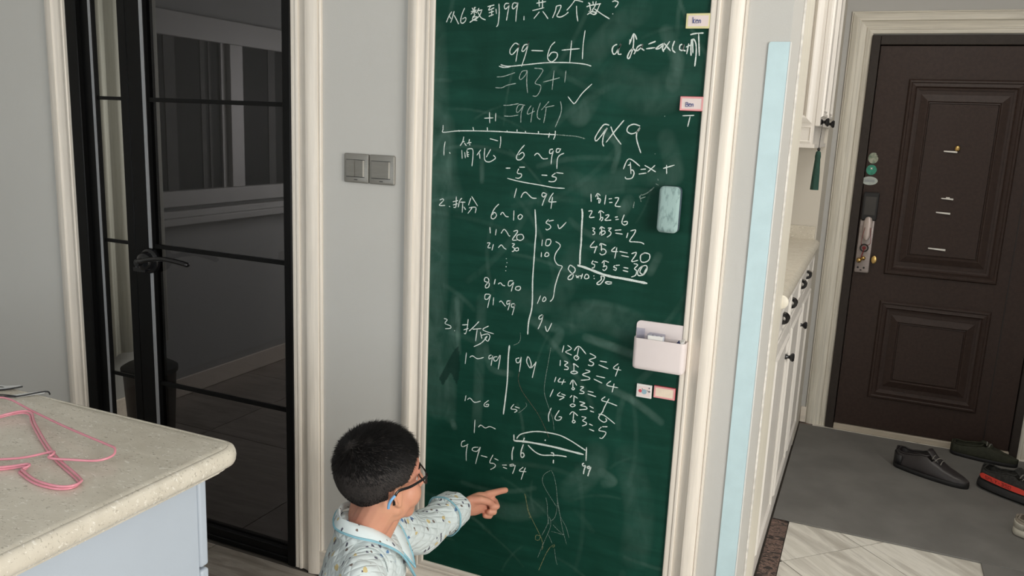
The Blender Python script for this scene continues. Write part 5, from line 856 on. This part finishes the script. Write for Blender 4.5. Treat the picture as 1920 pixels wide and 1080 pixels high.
rest = dict(side=-1, k=1.1, fingers=[(k,s_,[(1,0,-.25,.024),(1,0,-.6,.016),(.8,0,-.9,.012)]) for k,s_ in (('index',.021),('middle',.007),('ring',-.007),('little',-.020))],
    thumb=[(.7,.75,-.2,.026),(.95,.1,-.3,.022),(.95,-.1,-.4,.016)])
hf = lambda f,l,u: hp(f-.016,l,u)
he = lambda f,l,u: hp(-.006+(f+.006)*.72,l*.95,-.012+(u+.016)*.72)
B = MB()
# head
B.ell(hp(-.010,0,.026),(Fh*.088,Lh*.072,Uh*.080),28,18)
B.ell(hf(.028,0,-.022),(Fh*.058,Lh*.060,Uh*.070)); B.ell(hf(.030,0,-.062),(Fh*.044,Lh*.046,Uh*.036)); B.ell(hf(.058,0,-.082),(Fh*.020,Lh*.022,Uh*.016))
for s_ in (-1,1):
    B.ell(hf(.048,s_*.034,-.034),(Fh*.032,Lh*.027,Uh*.034)); B.ell(hf(.070,s_*.028,.012),(Fh*.015,Lh*.022,Uh*.010))
    B.ell(hf(.014,s_*.045,-.046),(Fh*.036,Lh*.016,Uh*.034))
    # ears: rim, lobe, inner
    er_ = [he(.004,s_*.070,-.040),he(-.008,s_*.074,-.044),he(-.018,s_*.082,-.030),he(-.022,s_*.086,-.010),he(-.012,s_*.083,.006),he(.002,s_*.077,.004),he(.007,s_*.072,-.010)]
    for a,b in zip(er_,er_[1:]): B.cap(a,b,.0052,.0052,10)
    B.ell(he(-.006,s_*.073,-.018),(Fh*.014,Lh*.005,Uh*.022)); B.ell(he(-.002,s_*.074,-.044),(Fh*.007,Lh*.005,Uh*.008))
B.cap(hf(.086,0,.004),hf(.099,0,-.030),.0065,.0095,12); B.ell(hf(.094,0,-.036),(Fh*.012,Lh*.012,Uh*.008))
for s_ in (-1,1): B.ell(hf(.088,s_*.010,-.038),(Fh*.008,Lh*.007,Uh*.006))
B.ell(hf(.080,0,-.060),(Fh*.011,Lh*.020,Uh*.006)); B.ell(hf(.076,0,-.069),(Fh*.011,Lh*.017,Uh*.006))
# neck and trunk
for s_ in (-1,1): B.cap(hf(.010,s_*.050,-.048), hf(.052,s_*.018,-.080), .019,.017)
for s_ in (-1,1): B.cap(hp(-.018,s_*.026,-.036), NB+Lt*s_*.012+V((0,0,-.01)), .044,.044)
B.cap(hp(-.014,0,-.050), NB+V((0,0,-.01)), .050,.047); B.cap(hp(.0,0,-.075), NB+F*.018+V((0,0,-.02)), .036,.042)
B.cap(tp(-.005,-.035,.550),shR,.036,.036); B.cap(tp(-.005,.035,.550),shL,.036,.036)
B.cap(tp(0,-.045,.50),tp(-.055,-.045,.30),.070,.068); B.cap(tp(0,.045,.50),tp(-.055,.045,.30),.070,.068); B.cap(tp(-.055,-.04,.30),hipR,.068,.078); B.cap(tp(-.055,.04,.30),hipL,.068,.078)
B.cap(shL,elL,.034,.027); B.cap(elL,WR,.027,.021); B.cap(shR,elR,.034,.027); B.cap(elR,wrR,.027,.019)
B.cap(hipR,kR,.064,.046); B.cap(hipL,kL,.064,.046); B.cap(kR,aR,.044,.028); B.cap(kL,aL,.044,.028)
for a_ in (aR,aL):
    B.cap(a_,a_+F*-.035+V((0,0,-.02)),.028,.022); B.cap(a_+V((0,0,-.018)),a_-F*.11+V((0,0,-.030)),.024,.018)
    for k in range(5): B.cap(a_-F*.105+Lt*(.016-.008*k)+V((0,0,-.036)),a_-F*(.140-.005*k)+Lt*(.018-.009*k)+V((0,0,-.048)),.008,.007,10)
dI = V((math.cos(math.radians(62))*.9976,math.sin(math.radians(62))*.9976,-.07))
hand(B, WR, dI, V((-.7,.6,.25)), None, point)
hand(B, wrR, (F*.8+V((0,0,-.35))+Lt*.25), V((0,0,1))+F*.3, None, rest)
body = obj('body', B, 'skin', BOY, fix=True); fuse(body, .0030, 3, .5)
# nails on the pointing hand
# eyes, brows, lips
for s_ in (-1,1):
    e = obj('eye', MB().ell(hf(.066,s_*.029,-.006),(Fh*.0118,Lh*.0112,Uh*.0100),18,12), 'eye', BOY, smooth=180)
    obj('iris', MB().lathe(hf(.0770,s_*.029,-.006),Fh,[(0,-.001),(.0052,-.001),(.0048,.0008),(0,.0014)],16), 'iris', e, smooth=180)
    obj('eyebrow', MB().tube(spline([hf(.087,s_*.014,.016),hf(.086,s_*.030,.021),hf(.074,s_*.046,.017)],5),[.0012]+[.0024]*9+[.001],6), 'hair', BOY, smooth=60)
obj('lips', MB().tube(spline([hf(.076,-.018,-.064),hf(.0885,-.008,-.0625),hf(.0895,0,-.0635),hf(.0885,.008,-.0625),hf(.076,.018,-.064)],5),[.001]+[.0026]*19+[.001],8), 'lip', BOY, smooth=60)
# pyjama shirt
S = MB(); J = .010
S.cap(tp(-.008,-.025,.560),shR+V((0,0,-.002)),.040+J,.042+J); S.cap(tp(-.008,.025,.575),shL+V((0,0,-.002)),.040+J,.042+J)
for s_ in (-1,1):
    S.cap(tp(-.004,s_*.048,.51),tp(-.055,s_*.050,.32),.070+J,.078+J); S.cap(tp(-.055,s_*.048,.32),tp(-.095,s_*.060,.17),.078+J,.090+J)
S.cap(tp(.015,0,.50),tp(-.02,0,.30),.072+J,.088+J)
S.cap(shR,elR,.050,.044); S.cap(elR,wrR-(wrR-elR).normalized()*.02,.044,.036)
CW = WR-dI*.020; Cd = (CW-elL).normalized()
S.cap(shL,elL,.056,.055); S.cap(elL,CW-Cd*.030,.055,.047)
for k in range(24):
    q0,q1 = 2*PI*k/24,2*PI*(k+1)/24
    rp = lambda q: tp(.008+.056*math.cos(q),.060*math.sin(q),.578-.042*math.cos(q) if math.cos(q) > 0 else .578-.020*math.cos(q))
    S.cap(rp(q0),rp(q1),.021,.021,8)
S.ell(tp(.0,-.112,.508),(F*.058,Lt*.052,Zz*.058))
shirt = obj('pyjama_shirt', S, 'shirt', BOY, fix=True, label='quilted pale pyjama shirt with small yellow and blue prints'); fuse(shirt, .0045, 9, .5)
tx1 = bpy.data.textures.new('cloth_folds','CLOUDS'); tx1.noise_scale = .045; tx1.noise_depth = 2
dm1 = shirt.modifiers.new('folds','DISPLACE'); dm1.texture = tx1; dm1.strength = .012; dm1.mid_level = .55; dm1.texture_coords = 'LOCAL'
# cuff of the raised sleeve: a turned-back band with blue piping
a = Cd.orthogonal().normalized(); b = Cd.cross(a)
def cr(t, r_, wob=.0): return [CW+Cd*t+(a*math.cos(q)+b*math.sin(q))*(r_*1.09+wob*math.sin(3*q+1)+wob*.5*math.sin(7*q)) for q in [2*PI*k/32 for k in range(32)]]
cf = obj('cuff', MB().loft([cr(-.048,.046,.002),cr(-.046,.051,.002),cr(-.02,.049,.003),cr(.006,.047,.003),cr(.012,.044,.003),cr(.008,.039,.003),cr(-.020,.040,.002)], caps=True), 'shirt', shirt, smooth=70)
obj('cuff_piping', MB().tube(cr(-.046,.0515,.002),.0024,6,closed=True), 'piping', shirt, smooth=60, label='light blue piping')
a2 = (wrR-elR).normalized(); aa = a2.orthogonal().normalized(); bb = a2.cross(aa)
obj('cuff', MB().loft([[wrR+a2*t+(aa*math.cos(q)+bb*math.sin(q))*r_ for q in [2*PI*k/28 for k in range(28)]] for t,r_ in ((-.05,.040),(-.045,.043),(-.005,.040),(.0,.036),(-.02,.032))]), 'shirt', shirt, smooth=70)
# armhole seam on the right shoulder
sm = [tp(.035*math.cos(q)*1.35+.000,-.094,.528+.062*math.sin(q)) for q in [(-.9+3.3*i/18) for i in range(19)]]
obj('shoulder_seam', MB().tube([p+F*.008+V((0,0,.004)) for p in sm],.0016,6), 'shirt', shirt, smooth=60)
# collar
def collar(side):
    s_ = side; inn = [(-.054,0,.632),(-.046,s_*.034,.630),(-.014,s_*.052,.626),(.024,s_*.050,.610),(.060,s_*.034,.574),(.088,s_*.012,.518)]
    out = [(-.068,0,.612),(-.060,s_*.046,.612),(-.020,s_*.080,.610),(.034,s_*.080,.594),(.084,s_*.064,.556),(.112,s_*.040,.496)]
    I = spline([tp(*p) for p in inn],6); O = spline([tp(*p) for p in out],6); rows = []
    for p,q in zip(I,O):
        m1_ = p.lerp(q,.5)+V((0,0,.006))+ (q-p).normalized()*0; rows.append([p,p.lerp(q,.22)+V((0,0,.007)),m1_,q,q-V((0,0,.004)),p.lerp(q,.5)-V((0,0,.001)),p-V((0,0,.012))])
    tip = tp(.116,s_*.022,.474); rows.append([tip]*7)
    rows[-1] = [tip+V((0,0,.0004*i)) for i in range(7)]
    c_ = obj('collar', MB().loft(rows), 'collar', shirt, smooth=70)
    obj('collar_piping', MB().tube(O+[tip+(F*.002),I[-1]],.0026,8), 'piping', c_, smooth=60, label='light blue piping')
collar(-1); collar(1)
# trousers
T_ = MB()
for hp_,k_,a_ in ((hipR,kR,aR),(hipL,kL,aL)): T_.cap(hp_,k_,.084,.058); T_.cap(k_+V((0,0,-.006)),a_,.054,.044)
T_.ell(tp(-.095,0,.20),(F*.085,Lt*.135,Zz*.085))
tr_ = obj('pyjama_trousers', T_, 'shirt', BOY, fix=True, label='pale printed pyjama trousers'); fuse(tr_, .006, 3, .5)
# hair: scalp shell and strands
hc_ = hp(-.014,0,.030); HA = (.090,.0755,.085)
def hairy(f, l, u):
    # f,l,u = unit direction in the head frame; true where hair grows
    F_,L_,U_ = f*HA[0]-.014, l*HA[1], u*HA[2]+.030
    if F_ > .050: return U_ > .046+(F_-.050)*.5
    if F_ > .022: return U_ > .014+(F_-.022)*1.15
    if F_ > -.026: return U_ > .004+(F_+.026)*.15
    return U_ > -.060-min(0,F_+.026)*-.25
cap_ = MB(); nu, nv = 96, 64
idx = {}
def hv(i,j):
    th = PI*j/nv; ph = 2*PI*i/nu; f = math.cos(ph)*math.sin(th); l = math.sin(ph)*math.sin(th); u = math.cos(th)
    return f,l,u
for j in range(nv):
    for i in range(nu):
        q = [hv(i,j),hv(i+1,j),hv(i+1,j+1),hv(i,j+1)]
        c_ = [sum(v[k] for v in q)/4 for k in range(3)]
        if hairy(*c_):
            low = min(1, max(0,(c_[2]+.75)/.9)); e = 1.0+.035*low
            cap_.add([hc_+(Fh*f*HA[0]+Lh*l*HA[1]+Uh*u*HA[2])*e for f,l,u in q], [(0,1,2,3)])
hair = obj('hair', cap_, 'scalp', BOY, smooth=180, fix=False, label='short cropped black hair')
bmh = bmesh.new(); bmh.from_mesh(hair.data); bmesh.ops.remove_doubles(bmh, verts=bmh.verts, dist=.0008); bmesh.ops.recalc_face_normals(bmh, faces=bmh.faces); bmh.to_mesh(hair.data); bmh.free()
sdh = hair.modifiers.new('t','SOLIDIFY'); sdh.thickness = .004; sdh.offset = -1
for p in hair.data.polygons: p.use_smooth = True
hs = MB(); rnd = random.Random(3); crown = V((-.62,-.1,.78)).normalized(); nh = 0
while nh < 21000:
    d = V((rnd.gauss(0,1),rnd.gauss(0,1),rnd.gauss(0,1))).normalized()
    if not hairy(d.x,d.y,d.z): continue
    up_ = min(1,max(0,(d.z+.45)/1.15)); 
    if d.x < -.3 and d.z < 0: up_ *= .6
    ln = .003+.0155*up_**1.5; ln *= rnd.uniform(.75,1.15)
    away = (d-crown); away -= d*away.dot(d); away = away.normalized() if away.length > 1e-3 else V((1,0,0))
    n_ = V((d.x/HA[0],d.y/HA[1],d.z/HA[2])).normalized()
    dr = (n_*(.50 if up_ > .6 else .25)+away*.85+V((rnd.gauss(0,.20),rnd.gauss(0,.20),rnd.gauss(0,.20)))).normalized()
    w3 = lambda v: Fh*v.x+Lh*v.y+Uh*v.z
    root = hc_+Fh*d.x*HA[0]+Lh*d.y*HA[1]+Uh*d.z*HA[2]; D = w3(dr); sd_ = D.cross(w3(d)+V((.01,.02,.03))).normalized()*.00062
    root = root+w3(n_)*.0005*1; mid = root+D*ln*.55; tip = root+D*ln+w3(away)*ln*.22
    hs.add([root-sd_,root+sd_,mid+sd_*.8,mid-sd_*.8,tip], [(0,1,2,3),(3,2,4)]); nh += 1
obj('hair_strands', hs, 'hair', hair, fix=False, kind='stuff')
# glasses
gl_ = thing('eyeglasses','thin black-framed glasses worn by the boy, with a blue ear hook','glasses',hp(.1,0,-.01))
hg = lambda f,l,u: hp(f-.022,l,u+.010)
for s_ in (-1,1):
    rim = [hg(.100-abs(x)*.10-.004*(1 if x*s_ > 0 else 0),s_*.031+x,-.014+z) for x,z in rrect(-.022,.022,-.0165,.0165,.012,5)]
    obj('rim', MB().tube(rim,.0017,8,closed=True), 'blackgloss', gl_, smooth=60)
    obj('lens', MB().loft([rim,[p-Fh*.0012 for p in rim]]), 'lens', gl_)
    ear = hp(-.006,s_*.0820,.004)
    tpz = spline([hg(.095,s_*.053,-.006),hg(.091,s_*.060,-.006),hg(.070,s_*.0715,-.006),hp(.02,s_*.0795,.003),ear,hp(-.016,s_*.083,-.004),hp(-.019,s_*.080,-.024)],6)
    tm = obj('temple', MB().tube(tpz,.0024,8,flat=1.5), 'blackgloss', gl_, smooth=60)
    hk = spline([hp(-.018,s_*.0855,-.002),hp(-.027,s_*.087,-.007),hp(-.032,s_*.085,-.016),hp(-.033,s_*.082,-.026)],5)
    obj('ear_hook', MB().tube(hk,.0032,8), 'bluesil', tm, smooth=60, label='light blue silicone hook behind the ear')
obj('bridge', MB().tube(spline([hg(.1005,-.010,-.010),hg(.104,0,-.006),hg(.1005,.010,-.010)],5),.0017,8), 'blackgloss', gl_, smooth=60)
